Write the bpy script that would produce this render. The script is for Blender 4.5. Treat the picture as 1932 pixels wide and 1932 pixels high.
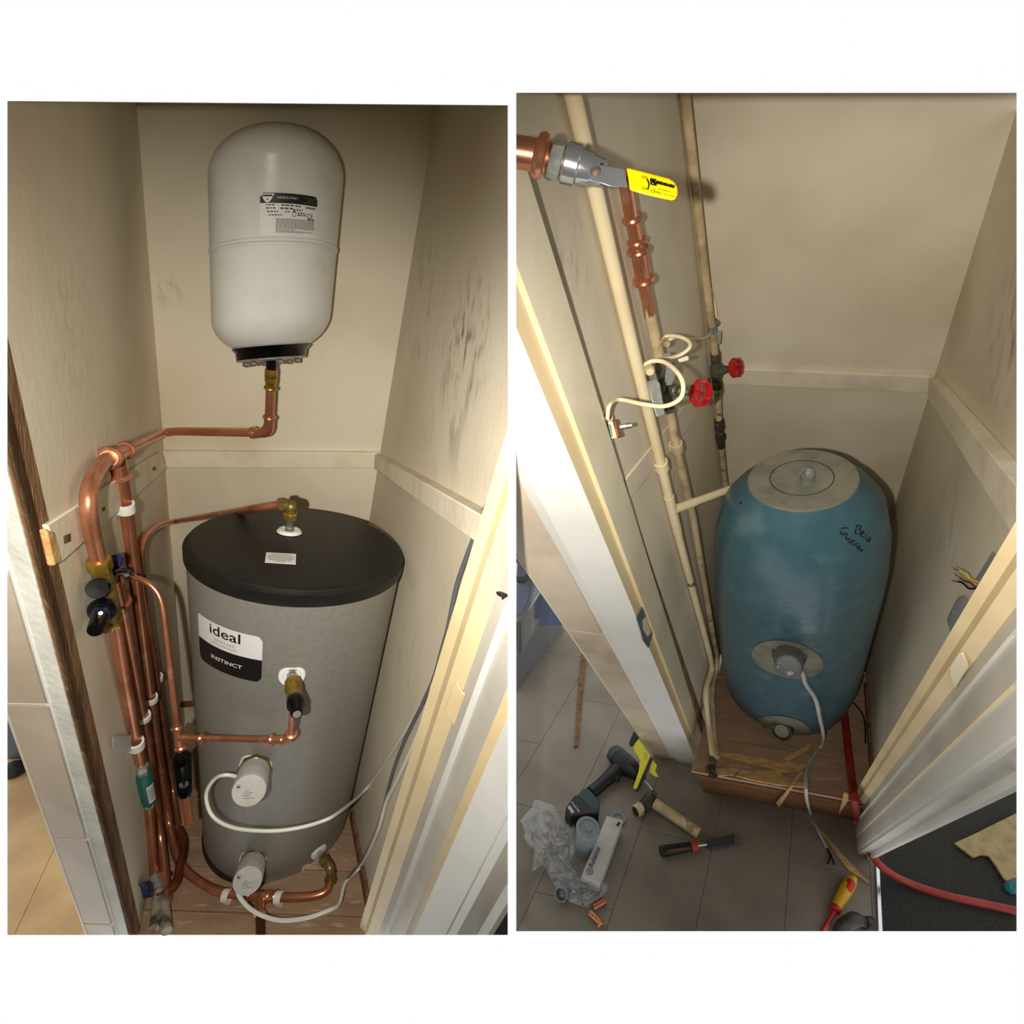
import bpy, bmesh, math, random
from mathutils import Vector, Matrix
random.seed(7)
PI = math.pi
for o in list(bpy.data.objects):
    bpy.data.objects.remove(o)
SC = bpy.context.scene
COL = SC.collection

# ------------------------------------------------------------------ camera, sky, flash, exposure
CAM_H, PITCH, FPX, MID = 1.70, math.radians(20.0), 1000.0, 966.0
cd = bpy.data.cameras.new('camera')
cam = bpy.data.objects.new('camera', cd); COL.objects.link(cam)
cam.location = (0, 0, CAM_H)
cam.rotation_euler = (PI/2 - PITCH, 0, 0)
cd.sensor_fit = 'HORIZONTAL'; cd.sensor_width = 36.0; cd.lens = 36.0*FPX/1932.0
cd.clip_start = 0.02; cd.clip_end = 60
SC.camera = cam
w = bpy.data.worlds.new('world'); SC.world = w; w.use_nodes = True
w.node_tree.nodes['Background'].inputs[0].default_value = (1, 1, 1, 1)
w.node_tree.nodes['Background'].inputs[1].default_value = 1.0
# the phone's flash: one shot into each cupboard, so one beam towards each
FLASH = (('flash_left', (510, 1170), 93.0, 101), ('flash_right', (1660, 810), 84.0, 86))
vs = SC.view_settings
vs.view_transform = 'Standard'; vs.look = 'None'; vs.gamma = 1.0; vs.exposure = 0.0; vs.use_curve_mapping = False

# ------------------------------------------------------------------ geometry helpers
CAM = Vector((0, 0, CAM_H))
FW = Vector((0, math.cos(PITCH), -math.sin(PITCH)))
DN = Vector((0, -math.sin(PITCH), -math.cos(PITCH)))
RT = Vector((1, 0, 0))
def ray(px, py): return RT*((px-MID)/FPX) + DN*((py-MID)/FPX) + FW
def at(px, py, z): return CAM + ray(px, py)*z
def dep(p): return (p-CAM).dot(FW)
def cc(x, y, z): return CAM + RT*x + DN*y + FW*z
for nm_, (fx_, fy_), pw_, sz_ in FLASH:
    fl = bpy.data.lights.new(nm_, 'SPOT'); fl.energy = pw_; fl.color = (1.0, 0.95, 0.86)
    fl.spot_size = math.radians(sz_); fl.spot_blend = 1.0; fl.shadow_soft_size = 0.008
    flo = bpy.data.objects.new(nm_, fl); COL.objects.link(flo)
    flo.location = CAM - FW*.04 + RT*-.08 + DN*.02
    flo.rotation_euler = ray(fx_, fy_).to_track_quat('-Z', 'Y').to_euler()
class Plane:
    def __init__(s, n, p):
        s.n = n.normalized(); s.p = p.copy()
        if s.n.dot(CAM-p) < 0: s.n = -s.n
    def hit(s, px, py, off=0.0):
        r = ray(px, py); return CAM + r*(s.n.dot(s.p + s.n*off - CAM)/s.n.dot(r))
    def dist(s, q): return s.n.dot(q-s.p)
    def along(s, q, d): return q + d*(s.n.dot(s.p-q)/s.n.dot(d))
class Room: pass
def make_room(V, D, L, base, rw, cR, cL, clip):
    R = Room()
    R.V, R.D, R.L = (ray(*q).normalized() for q in (V, D, L))
    if R.L.x < 0: R.L = -R.L
    R.up = -R.V; R.near = -R.D
    R.floor = Plane(R.L.cross(R.D), base)
    R.right = Plane(R.V.cross(R.D), R.floor.hit(*rw))
    R.cR = R.right.hit(*cR)
    R.back = Plane(R.L.cross(R.V), R.cR)
    R.cL = R.back.hit(*cL)
    R.left = Plane(R.V.cross(R.D), R.cL)
    q = [CAM + ray(*c) for c in clip]          # corners clockwise: top-left, top-right, bottom-right, bottom-left
    R.clip = []
    mid = (q[0]+q[1]+q[2]+q[3])/4
    for i in range(4):
        n = (q[i]-CAM).cross(q[(i+1) % 4]-CAM).normalized()
        if n.dot(mid-CAM) < 0: n = -n
        R.clip.append(n)
    return R
class MB:
    def __init__(s): s.v = []; s.f = []; s.sm = []
    def add(s, vs, fs, smooth=False):
        k = len(s.v); s.v += [Vector(v) for v in vs]
        s.f += [tuple(i+k for i in f) for f in fs]; s.sm += [smooth]*len(fs); return s
    def box(s, o, a, b, c):                     # corner + three edge vectors
        P = [o, o+a, o+a+b, o+b]; P += [p+c for p in P]
        return s.add(P, [(0,3,2,1),(4,5,6,7),(0,1,5,4),(1,2,6,5),(2,3,7,6),(3,0,4,7)])
    def prism(s, poly, d):
        n = len(poly); P = list(poly)+[p+d for p in poly]
        return s.add(P, [tuple(range(n))[::-1], tuple(range(n, 2*n))]+[(i,(i+1)%n,n+(i+1)%n,n+i) for i in range(n)])
    def loft(s, loops, smooth=True, cap=True, closed=True):
        n = len(loops[0]); P = [p for l in loops for p in l]; F = []
        for k in range(len(loops)-1):
            for i in range(n if closed else n-1):
                j = (i+1) % n; F.append((k*n+i, k*n+j, (k+1)*n+j, (k+1)*n+i))
        s.add(P, F, smooth)
        if cap:
            k = len(s.v)-len(P)
            s.f += [tuple(k+i for i in range(n))[::-1], tuple(k+(len(loops)-1)*n+i for i in range(n))]; s.sm += [False, False]
        return s
    def rings(s, C, a, n, prof, seg=48, smooth=True, cap=True):   # circles facing n, strung along a
        n = n.normalized(); e1 = n.cross(Vector((0.31, 0.87, 0.12))).normalized(); e2 = n.cross(e1)
        loops = []
        for h, r in prof:
            c = C + a*h
            loops.append([c+(e1*math.cos(t)+e2*math.sin(t))*max(r, 1e-5) for t in [2*PI*i/seg for i in range(seg)]])
        return s.loft(loops, smooth, cap)
    def lathe(s, p0, ax, prof, seg=20, smooth=True, cap=True):
        ax = ax.normalized(); return s.rings(p0, ax, ax, prof, seg, smooth, cap)
    def tube(s, pts, r, seg=12, cap=True):
        n = len(pts); T = []
        for i in range(n):
            T.append((pts[min(i+1, n-1)]-pts[max(i-1, 0)]).normalized())
        u = T[0].cross(Vector((0.3, 0.2, 0.9)))
        if u.length < 1e-3: u = T[0].cross(Vector((1, 0, 0)))
        u.normalize(); loops = []
        for i in range(n):
            u = (u-T[i]*u.dot(T[i])).normalized(); b = T[i].cross(u)
            rr = r[i] if isinstance(r, (list, tuple)) else r
            loops.append([pts[i]+(u*math.cos(t)+b*math.sin(t))*rr for t in [2*PI*k/seg for k in range(seg)]])
        return s.loft(loops, True, cap)
    def ball(s, c, r, seg=12, sq=None):
        prof = [(-math.cos(PI*i/8)*r, math.sin(PI*i/8)*r) for i in range(9)]
        return s.lathe(c, (sq or Vector((0, 0, 1))), prof, seg)
def smooth_path(pts, k=8, closed=False):
    P = [pts[0]*2-pts[1]]+list(pts)+[pts[-1]*2-pts[-2]]; out = []
    for i in range(1, len(P)-2):
        a, b, c, d = P[i-1:i+3]
        for j in range(k):
            t = j/k
            out.append(0.5*((2*b)+(c-a)*t+(2*a-5*b+4*c-d)*t*t+(3*b-a-3*c+d)*t**3))
    out.append(pts[-1]); return out
def bend_path(pts, rad, k=7):                   # straight runs with rounded corners
    out = [pts[0]]
    for i in range(1, len(pts)-1):
        a, b, c = pts[i-1], pts[i], pts[i+1]
        r = rad[i-1] if isinstance(rad, (list, tuple)) else rad
        r1 = min(r, (a-b).length*.49); r2 = min(r, (c-b).length*.49)
        p, q = b+(a-b).normalized()*r1, b+(c-b).normalized()*r2
        for j in range(k+1):
            t = j/k; out.append(p*(1-t)**2+b*2*t*(1-t)+q*t*t)
    out.append(pts[-1]); return out
def trim(mb, room, sides=(0, 1, 2, 3)):         # the built part of the place ends where the photograph ends
    bm = bmesh.new()
    vs_ = [bm.verts.new(v) for v in mb.v]
    for f, sm in zip(mb.f, mb.sm):
        try: ff = bm.faces.new([vs_[i] for i in f]); ff.smooth = sm
        except ValueError: pass
    for i in sides:
        g = bm.verts[:]+bm.edges[:]+bm.faces[:]
        r = bmesh.ops.bisect_plane(bm, geom=g, plane_co=CAM, plane_no=-room.clip[i], clear_outer=True)
        ed = [e for e in r['geom_cut'] if isinstance(e, bmesh.types.BMEdge) and e.is_boundary]
        if ed:
            bmesh.ops.holes_fill(bm, edges=ed, sides=0)
    bm.verts.index_update()
    o = MB(); o.v = [v.co.copy() for v in bm.verts]
    o.f = [tuple(v.index for v in f.verts) for f in bm.faces]; o.sm = [f.smooth for f in bm.faces]
    bm.free(); return o
def obj(name, mb, m, parent=None, bevel=0.0, origin=None):
    me = bpy.data.meshes.new(name)
    if parent is not None: org = gloc(parent)
    elif origin is not None: org = origin
    else:
        xs = [v for v in mb.v]
        c = sum(xs, Vector())/len(xs); org = Vector((c.x, c.y, min(v.z for v in xs)))
    me.from_pydata([v-org for v in mb.v], [], mb.f); me.update()
    for p, sm in zip(me.polygons, mb.sm): p.use_smooth = sm
    bm = bmesh.new(); bm.from_mesh(me); bmesh.ops.recalc_face_normals(bm, faces=bm.faces); bm.to_mesh(me); bm.free()
    me.materials.append(m); me.set_sharp_from_angle(angle=math.radians(38))
    o = bpy.data.objects.new(name, me); COL.objects.link(o)
    if parent is not None:
        o.parent = parent
    else: o.location = org
    if bevel:
        b = o.modifiers.new('bevel', 'BEVEL'); b.width = bevel; b.segments = 2; b.limit_method = 'ANGLE'
    return o
def gloc(o):
    p = o.location.copy()
    while o.parent: o = o.parent; p += o.location
    return p
def tag(o, label, cat, group=None, kind=None):
    o['label'] = label; o['category'] = cat
    if group: o['group'] = group
    if kind: o['kind'] = kind
    return o
def thing(name, label, cat, loc, group=None):
    o = bpy.data.objects.new(name, None); o.empty_display_size = .05; COL.objects.link(o); o.location = loc
    return tag(o, label, cat, group)
def struct(name, mb, m, parent=None, bevel=0.0):
    o = obj(name, mb, m, parent, bevel)
    if parent is None: o['kind'] = 'structure'
    return o
def text2d(s, size, bold=0.0, align='CENTER', space=1.0):
    cu = bpy.data.curves.new('txt', 'FONT'); cu.body = s; cu.size = size; cu.align_x = align; cu.align_y = 'CENTER'
    cu.offset = bold; cu.space_character = space; cu.resolution_u = 3
    o = bpy.data.objects.new('txt', cu); COL.objects.link(o)
    dg = bpy.context.evaluated_depsgraph_get()
    me = bpy.data.meshes.new_from_object(o.evaluated_get(dg))
    V = [(v.co.x, v.co.y) for v in me.vertices]; F = [tuple(p.vertices) for p in me.polygons]
    bpy.data.objects.remove(o); bpy.data.curves.remove(cu); bpy.data.meshes.remove(me)
    return V, F
def put2d(mb, VF, fn):
    V, F = VF; return mb.add([fn(x, y) for x, y in V], F)

# ------------------------------------------------------------------ materials
def lin(h):
    if isinstance(h, str):
        h = h.lstrip('#'); h = tuple(int(h[i:i+2], 16) for i in (0, 2, 4))
    return tuple(((c/255)/12.92 if c/255 <= .04045 else ((c/255+.055)/1.055)**2.4) for c in h)+(1,)
MATS = {}
def mat(name, col, rough=.6, metal=0.0, col2=None, scale=8.0, lo=.4, hi=.7, bump=0.0, bscale=60.0, stretch=None, spec=.5, marks=(), detail=4.0, col3=None, scale3=30.0, trans=0.0, alpha=1.0, coat=0.0, ior=1.45):
    if name in MATS: return MATS[name]
    m = bpy.data.materials.new(name); m.use_nodes = True; nt = m.node_tree; N = nt.nodes; Lk = nt.links
    b = N['Principled BSDF']
    b.inputs['Roughness'].default_value = rough; b.inputs['Metallic'].default_value = metal
    b.inputs['Specular IOR Level'].default_value = spec; b.inputs['IOR'].default_value = ior
    b.inputs['Transmission Weight'].default_value = trans; b.inputs['Alpha'].default_value = alpha
    b.inputs['Coat Weight'].default_value = coat
    b.inputs['Base Color'].default_value = lin(col)
    geo = N.new('ShaderNodeNewGeometry'); src = geo.outputs['Position']
    if stretch:
        mp = N.new('ShaderNodeMapping'); mp.inputs['Scale'].default_value = stretch[:3]
        if len(stretch) > 3: mp.inputs['Rotation'].default_value = stretch[3:]
        Lk.new(src, mp.inputs[0]); src = mp.outputs[0]
    cur = None
    def layer(cur, base, c2, sc, lo, hi, det=4.0):
        nz = N.new('ShaderNodeTexNoise'); nz.inputs['Scale'].default_value = sc; nz.inputs['Detail'].default_value = det
        Lk.new(src, nz.inputs['Vector'])
        mr = N.new('ShaderNodeMapRange'); mr.inputs[1].default_value = lo; mr.inputs[2].default_value = hi
        Lk.new(nz.outputs[0], mr.inputs[0])
        mx = N.new('ShaderNodeMix'); mx.data_type = 'RGBA'
        Lk.new(mr.outputs[0], mx.inputs['Factor'])
        if cur is None: mx.inputs['A'].default_value = base
        else: Lk.new(cur, mx.inputs['A'])
        mx.inputs['B'].default_value = c2
        return mx.outputs['Result']
    if col2: cur = layer(None, lin(col), lin(col2), scale, lo, hi, detail)
    if col3: cur = layer(cur, lin(col), lin(col3), scale3, .58, .72)
    for (p, rad, colr, amt, sc) in marks:       # stains and scuffs: noise inside a soft ball around p
        vm = N.new('ShaderNodeVectorMath'); vm.operation = 'DISTANCE'; Lk.new(geo.outputs['Position'], vm.inputs[0]); vm.inputs[1].default_value = p
        m1 = N.new('ShaderNodeMapRange'); m1.inputs[1].default_value = rad; m1.inputs[2].default_value = 0.0; m1.inputs[3].default_value = 0.0; m1.inputs[4].default_value = 1.0
        Lk.new(vm.outputs['Value'], m1.inputs[0])
        mp = N.new('ShaderNodeMapping'); mp.inputs['Scale'].default_value = (2.2, 2.2, .8); Lk.new(geo.outputs['Position'], mp.inputs[0])
        nz = N.new('ShaderNodeTexNoise'); nz.inputs['Scale'].default_value = sc; nz.inputs['Detail'].default_value = 6; Lk.new(mp.outputs[0], nz.inputs['Vector'])
        m2 = N.new('ShaderNodeMapRange'); m2.inputs[1].default_value = .5; m2.inputs[2].default_value = .72; Lk.new(nz.outputs[0], m2.inputs[0])
        mu = N.new('ShaderNodeMath'); mu.operation = 'MULTIPLY'; Lk.new(m1.outputs[0], mu.inputs[0]); Lk.new(m2.outputs[0], mu.inputs[1])
        mu2 = N.new('ShaderNodeMath'); mu2.operation = 'MULTIPLY'; Lk.new(mu.outputs[0], mu2.inputs[0]); mu2.inputs[1].default_value = amt; mu2.use_clamp = True
        mx = N.new('ShaderNodeMix'); mx.data_type = 'RGBA'; Lk.new(mu2.outputs[0], mx.inputs['Factor'])
        if cur is None: mx.inputs['A'].default_value = lin(col)
        else: Lk.new(cur, mx.inputs['A'])
        mx.inputs['B'].default_value = lin(colr); cur = mx.outputs['Result']
    if cur is not None: Lk.new(cur, b.inputs['Base Color'])
    if bump:
        nz = N.new('ShaderNodeTexNoise'); nz.inputs['Scale'].default_value = bscale; nz.inputs['Detail'].default_value = 3
        Lk.new(src, nz.inputs['Vector'])
        bp = N.new('ShaderNodeBump'); bp.inputs['Strength'].default_value = bump; bp.inputs['Distance'].default_value = .01
        Lk.new(nz.outputs[0], bp.inputs['Height']); Lk.new(bp.outputs[0], b.inputs['Normal'])
    MATS[name] = m; return m

# ------------------------------------------------------------------ the two cupboards: axes, tanks, wall planes
SL, SR = 1.25, 1.35
VL = (ray(443, 2540)).normalized(); VR = (ray(1451, 1721)).normalized()
def cdir(x, y, z): return (RT*x + DN*y + FW*z).normalized()
NL = cdir(-.7721, 3.3022, 1.0); NR = cdir(.5341, 1.292, 1.0)      # the way the round faces of the two tanks look
CL_ = cc(-.3963*SL, .0576*SL, SL); RL = .1927*SL; HL = 1.035*SL
CR_ = cc(.5457*SR, -.0624*SR, SR); HR = 1.2471*SR
A = make_room((443, 2540), (512, 708), (-28400, 708), CL_+VL*HL, (664, 1537), (700, 960), (318, 960),
              [(14, 190.5), (958, 198.5), (958, 1764), (14, 1764)])
B = make_room((1451, 1721), (1573, 479), (-4000, 479), CR_+VR*HR, (1634, 1292), (1750, 752), (1400, 1200),
              [(974, 175), (1918, 175), (1918, 1757), (974, 1757)])

def toe_in(R, cpx, fpx):                        # the left walls do not run quite square: through the corner and this floor point
    R.left = Plane((R.floor.hit(*fpx)-R.floor.along(R.cL, R.V)).cross(R.V), R.cL)
toe_in(A, None, (262, 1764)); toe_in(B, None, (1285, 1465))

# ------------------------------------------------------------------ materials of the place
M = {}
def M_(k, *a, **kw): M[k] = mat(k, *a, **kw); return M[k]
def pt(pl, px, py): return tuple(pl.hit(px, py))
M_('plaster_left', '#d9cfb9', .75, col2='#c3b69c', scale=2.2, lo=.42, hi=.75, bump=.06, bscale=60,
   marks=[(pt(A.right, 875, 655), .17, '#4a4c4e', 1.3, 26), (pt(A.right, 850, 780), .2, '#5a5347', .7, 9), (pt(A.left, 140, 620), .16, '#9a8f7c', .6, 30),
          (pt(A.left, 200, 900), .14, '#8d8270', .6, 22), (pt(A.right, 800, 560), .2, '#6a6354', .6, 14), (pt(A.back, 310, 540), .07, '#857a66', .7, 26),
          (pt(A.right, 770, 1250), .16, '#8a826f', .6, 14)])
M_('plaster_right', '#d8ceb8', .75, col2='#c0b39a', scale=2.2, lo=.42, hi=.75, bump=.06, bscale=60,
   marks=[(pt(B.right, 1905, 620), .2, '#5d5a50', .8, 14), (pt(B.left, 1270, 900), .14, '#85796a', .6, 18), (pt(B.right, 1790, 1000), .2, '#8a8272', .5, 12),
          (pt(B.left, 1080, 480), .1, '#6d6455', .6, 20), (pt(B.right, 1700, 1150), .16, '#6f6759', .7, 16)])
M_('batten_paint', '#ded4be', .6, col2='#c9bda4', scale=9, lo=.45, hi=.75, bump=.15, bscale=30)
M_('raw_timber', '#7d5b3c', .8, col2='#4f3722', scale=5, lo=.4, hi=.7, bump=.4, bscale=25, stretch=(6, 6, .6), col3='#a08058', scale3=30)
M_('fresh_wood', '#d9b078', .75, col2='#b98a52', scale=6, lo=.4, hi=.7, bump=.3, bscale=30, stretch=(4, 4, 4))
M_('board', '#a5876c', .8, col2='#8a6c54', scale=3.5, lo=.35, hi=.75, bump=.2, bscale=40, stretch=(1.2, 5, 5), col3='#b59d84', scale3=14)
M_('board_end', '#7a4f28', .7, col2='#553417', scale=3, lo=.4, hi=.7, bump=.2, stretch=(1.2, 8, 8))
M_('plaster_white', '#dcdcd2', .7, col2='#c9c9c0', scale=12, bump=.2)
M_('caulk', '#e6e6e0', .5)
M_('tile_stone', '#c9b9a3', .35, col2='#b5a590', scale=5, lo=.42, hi=.68, bump=.03, col3='#9f8f7b', scale3=3.2, detail=8)
M_('grout', '#dcd6c8', .8)
M_('vinyl_tan', '#c8a878', .5, col2='#a8885c', scale=4.5, lo=.4, hi=.68, bump=.03, detail=6)
M_('vinyl_grey', '#857d71', .55, col2='#71695e', scale=4.0, lo=.4, hi=.7, bump=.03, detail=7)
M_('cream_gloss', '#d8c49a', .38, col2='#ccb588', scale=6, bump=.05, bscale=30)
M_('cream_pale', '#e0d6bc', .35, col2='#d2c6a8', scale=6, bump=.05, bscale=30)
M_('white_gloss', '#d9d9d4', .4, col2='#cfcfc9', scale=5, bump=.05, bscale=30)
M_('shaded_gloss', '#c9c4b8', .4, col2='#b8b2a6', scale=6, bump=.04)  # shade of the oblique frame faces put into the paint colour
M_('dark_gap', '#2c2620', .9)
M_('dark_joint', '#9a9184', .9)
M_('joint_tan', '#a58a60', .9)
M_('carpet', '#34322e', .95, col2='#25231f', scale=160, lo=.4, hi=.6, bump=.8, bscale=300)
M_('steel_strip', '#d5dadf', .25, 1.0)
M_('dark_panel', '#3a3a40', .6, col2='#2c2a2a', scale=6)
M_('underlay', '#9a8a62', .9, col2='#857550', scale=30, bump=.3, bscale=90)
M_('hall_paint', '#8d8578', .8)
M_('black_matt', '#141414', .6)

# ------------------------------------------------------------------ shell of the cupboards
TH = .03
def slab(name, room, pl, P, m, th=TH):
    return struct(name, trim(MB().prism(P, -pl.n*th), room), m)
def fl_(room, p, pl=None): return (pl or room.floor).along(p, room.V)
def vplane(room, d, p): return Plane(room.V.cross(d), p)
def profile(room, row, P0, steps):
    out = [P0]; P = P0
    for px, d in steps:
        dv = {'L': room.L, 'D': room.D}.get(d) if isinstance(d, str) else (room.L*d[0]+room.D*d[1]).normalized()
        P = vplane(room, dv, P).hit(px, row); out.append(P)
    base = Plane(room.L.cross(room.D), P0)
    return [base.along(q, room.V) for q in out]
def strip(room, a, b, back, flo_, top=6.0):      # upright board whose face runs a-b, from floor up to past the photograph's edge
    poly = [flo_.along(q, room.V) for q in (a, b, b+back, a+back)]
    return MB().prism(poly, room.up*top)

# left cupboard
UPL = 6.0
frontA_p = A.left.hit(164, 1300)
A.front = Plane(A.L.cross(A.V), frontA_p)
slab('wall_back', A, A.back, [A.cL+A.up*UPL, A.cR+A.up*UPL, fl_(A, A.cR), fl_(A, A.cL)], M['plaster_left'])
slab('wall_left', A, A.left, [A.cL+A.up*UPL, fl_(A, A.cL), fl_(A, frontA_p), frontA_p+A.up*UPL], M['plaster_left'])
zA_ = dep(A.right.hit(682.7, 1733)); zA_ = min(zA_, dep(A.floor.hit(682.7, 1733)))-.06
P0A = at(682.7, 1733, zA_)
fr = A.right.along(P0A, A.L)
slab('wall_right', A, A.right, [A.cR+A.up*UPL, fl_(A, A.cR), fl_(A, fr), fr+A.up*UPL], M['plaster_left'])
A.floor0 = Plane(A.floor.n, A.floor.p)
sub = Plane(A.floor.n, A.floor.p - A.floor.n*.024)
f0 = [sub.along(q, A.V) for q in (A.cL-A.L*.05, A.cR+A.L*.05, fr, frontA_p)]
f0[2] = f0[2]+A.near*.25; f0[3] = f0[3]+A.near*.25
flA = struct('floor', trim(MB().prism(f0, -A.floor.n*.02), A), M['dark_gap'])
rows = [A.floor.hit(350, y) for y in (1568, 1634, 1715)]
wd = ((rows[2]-rows[0]).dot(A.near))/2
u0 = (rows[1]-A.floor.p).dot(A.near)
pl_o = fl_(A, A.cL)
x0 = 0.0; wA = (fl_(A, A.cR)-fl_(A, A.cL)).dot(A.L)
for k in range(-6, 4):
    o = pl_o + A.near*(((rows[1]-pl_o).dot(A.near - A.L*A.near.dot(A.L)))/(1-A.near.dot(A.L)**2) + wd*k) 
    o = A.floor.along(o, A.V)
    if (o-A.front.p).dot(A.front.n) > .22: continue
    if (o-A.back.p).dot(A.back.n) < -.02: continue
    b = trim(MB().box(o - A.floor.n*.022, A.L*(wA+.002), A.near*(wd-.006), A.floor.n*(.022+random.uniform(-.001, .001))), A)
    if b.f: obj('plank', b, M['board'], flA, .002)
# hall floor beyond the tiled pier
hf = [A.floor.along(q, A.V) for q in (frontA_p - A.L*.0, frontA_p - A.L*1.6, frontA_p - A.L*1.6 + A.D*2.5, frontA_p + A.D*2.5 - A.L*.06)]
hf = [hf[0]+A.near*.9, hf[1]+A.near*.9, hf[2], hf[3]]
flT = struct('floor', trim(MB().prism([q - A.floor.n*.016 for q in hf], -A.floor.n*.02), A), M['joint_tan'])
HALLA = Plane(A.floor.n, A.floor.p - A.floor.n*.004)
def vinyl(room, pl, o, wv, lv, ni, nj, parent, m, lim=None):     # vinyl planks laid away from the viewer, staggered
    for i in ni:
        for j in nj:
            p = o + room.L*(wv*i) + room.near*(lv*(j + (.5 if i % 2 else 0)))
            mb = trim(MB().box(p - pl.n*.012, room.L*(wv-.0016), room.near*(lv-.0016), pl.n*.012), room)
            if mb.f: obj('vinyl_plank', mb, M[m], parent, .0006)
oA = HALLA.hit(107, 1591); k0 = HALLA.along(hf[0], A.V); wA_ = .32
vinyl(A, HALLA, oA, wA_, .75, range(-4, 1), range(-3, 4), flT, 'vinyl_tan')

# right cupboard
frontB_p = B.left.hit(1241, 1100)
B.front = Plane(B.L.cross(B.V), frontB_p)
slab('wall_back', B, B.back, [B.cL+B.up*UPL, B.cR+B.up*UPL, fl_(B, B.cR), fl_(B, B.cL)], M['plaster_right'])
slab('wall_left', B, B.left, [B.cL+B.up*UPL, fl_(B, B.cL), fl_(B, frontB_p), frontB_p+B.up*UPL], M['plaster_right'])
P0B = at(1617, 1490, min(dep(B.right.hit(1617, 1490)), dep(B.floor.hit(1617, 1490)))-.06)
frB = B.right.along(P0B, B.L) + B.near*.01
slab('wall_right', B, B.right, [B.cR+B.up*UPL, fl_(B, B.cR), fl_(B, frB), frB+B.up*UPL], M['plaster_right'])
ris = B.floor.hit(1440, 1478)
B.riser = Plane(B.L.cross(B.V), ris)
B.hall = Plane(B.floor.n, B.riser.hit(1440, 1515))
subB = Plane(B.floor.n, B.floor.p - B.floor.n*.024)
back_d = (B.riser.p-B.back.p).dot(B.back.n)
q0, q1 = fl_(B, B.cL, subB), fl_(B, B.cR, subB)
q2, q3 = B.riser.along(q1, B.D), B.riser.along(q0, B.D)
flB = struct('floor', trim(MB().prism([q0, q1, q2, q3], -B.floor.n*.015), B), M['dark_gap'])
ys = [B.floor.hit(1440, y) for y in (1345, 1408, 1478)]
wB = (q1-q0).dot(B.L); lead = B.floor.along(q0, B.V)
wd = (ys[2]-ys[0]).dot(B.riser.n)/2/abs(B.near.dot(B.riser.n))
edge = B.riser.along(lead, B.D)
for k in range(0, 9):
    o = edge + B.D*(wd*(k+1))
    if (o-B.back.p).dot(B.back.n) < -.06: break
    b = trim(MB().box(o - B.floor.n*.022, B.L*(wB+.002), B.near*(wd-.006), B.floor.n*(.022+random.uniform(-.001, .001))), B)
    if b.f: obj('plank', b, M['board'], flB, .002)
hh = B.floor.dist(B.hall.p)
rb = B.hall.along(edge, B.V)
struct('trim_1', trim(MB().box(rb, B.L*wB, B.up*((edge-rb).length-.002), B.D*.02), B), M['board_end'], None, .003)
q = B.hall.along(ris, B.V)
subH = -B.hall.n*.014
flH = struct('floor', trim(MB().prism([x+subH for x in (q-B.L*2.4+B.D*2.6, q+B.L*2.2+B.D*2.6, q+B.L*2.2+B.near*1.9, q-B.L*2.4+B.near*1.9)], -B.hall.n*.02), B), M['dark_joint'])
o_ = B.hall.hit(1208, 1565); wv_ = (B.hall.hit(1345, 1592)-o_).dot(B.L)
vinyl(B, B.hall, o_, abs(wv_), .75, range(-8, 8), range(-3, 4), flH, 'vinyl_grey')

# sloping wedges and unseen hallway shell, added to keep sky light off the cupboards
for room, (x0_, x1_, ya, yb, yc) in ((A, (14, 958, 190.5, 198.5, 1.5)), (B, (974, 1918, 175, 175, 1.5))):
    near_z = .55
    a, b = room.back.hit(x0_-0, ya+yc), room.back.hit(x1_, yb+yc)
    a2, b2 = room.back.hit(x0_, ya), room.back.hit(x1_, yb)
    struct('ceiling_blocker', trim(MB().add([a, b, at(x1_, yb, near_z), at(x0_, ya, near_z), a2, b2], [(0,1,2,3), (5,4,3,2), (0,4,5,1), (0,3,4), (1,5,2)]), room), M['plaster_left'])
HX = 1.3
struct('hall_blocker_near', MB().box(Vector((-HX, -1.0, 0)), Vector((2*HX, 0, 0)), Vector((0, -.05, 0)), Vector((0, 0, 2.5))), M['hall_paint'])
struct('hall_blocker_left', MB().box(Vector((-HX, -1.0, 0)), Vector((-.05, 0, 0)), Vector((0, 1.68, 0)), Vector((0, 0, 2.5))), M['hall_paint'])
struct('hall_blocker_right', MB().box(Vector((HX, -1.0, 0)), Vector((.05, 0, 0)), Vector((0, 1.68, 0)), Vector((0, 0, 2.5))), M['hall_paint'])
struct('floor', MB().box(Vector((-HX, -1.0, 0)), Vector((2*HX, 0, 0)), Vector((0, 1.72, 0)), Vector((0, 0, -.05))), M['carpet'])  # unseen too, closes the added shell from below
struct('ceiling_blocker', MB().box(Vector((-HX, -1.0, 2.5)), Vector((2*HX, 0, 0)), Vector((0, 2.5, 0)), Vector((0, 0, .05))), M['hall_paint'])

# battens on the walls
def batten(name, room, pl, pxs, th, m, **kw):
    return struct(name, trim(MB().prism([pl.hit(x, y, th) for x, y in pxs], -pl.n*th), room), m, None, .0025)
btl = batten('trim_2', A, A.left, [(90, 990), (304, 851), (315, 884), (116, 1062)], .008, M['batten_paint'])
batten('trim_3', A, A.back, [(300, 852), (712, 855), (712, 884), (300, 882)], .018, M['batten_paint'])
batten('trim_4', A, A.right, [(707, 857), (911, 974), (896, 1022), (705, 884)], .03, M['batten_paint'])
batten('trim_5', B, B.back, [(1290, 692), (1757, 712), (1752, 742), (1290, 722)], .018, M['batten_paint'])
batten('trim_6', B, B.right, [(1752, 713), (1935, 938), (1925, 985), (1903, 1000), (1750, 752)], .03, M['batten_paint'])
batten('trim_7', B, B.left, [(1180, 905), (1310, 742), (1318, 786), (1188, 943)], .005, M['plaster_right'])
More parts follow.
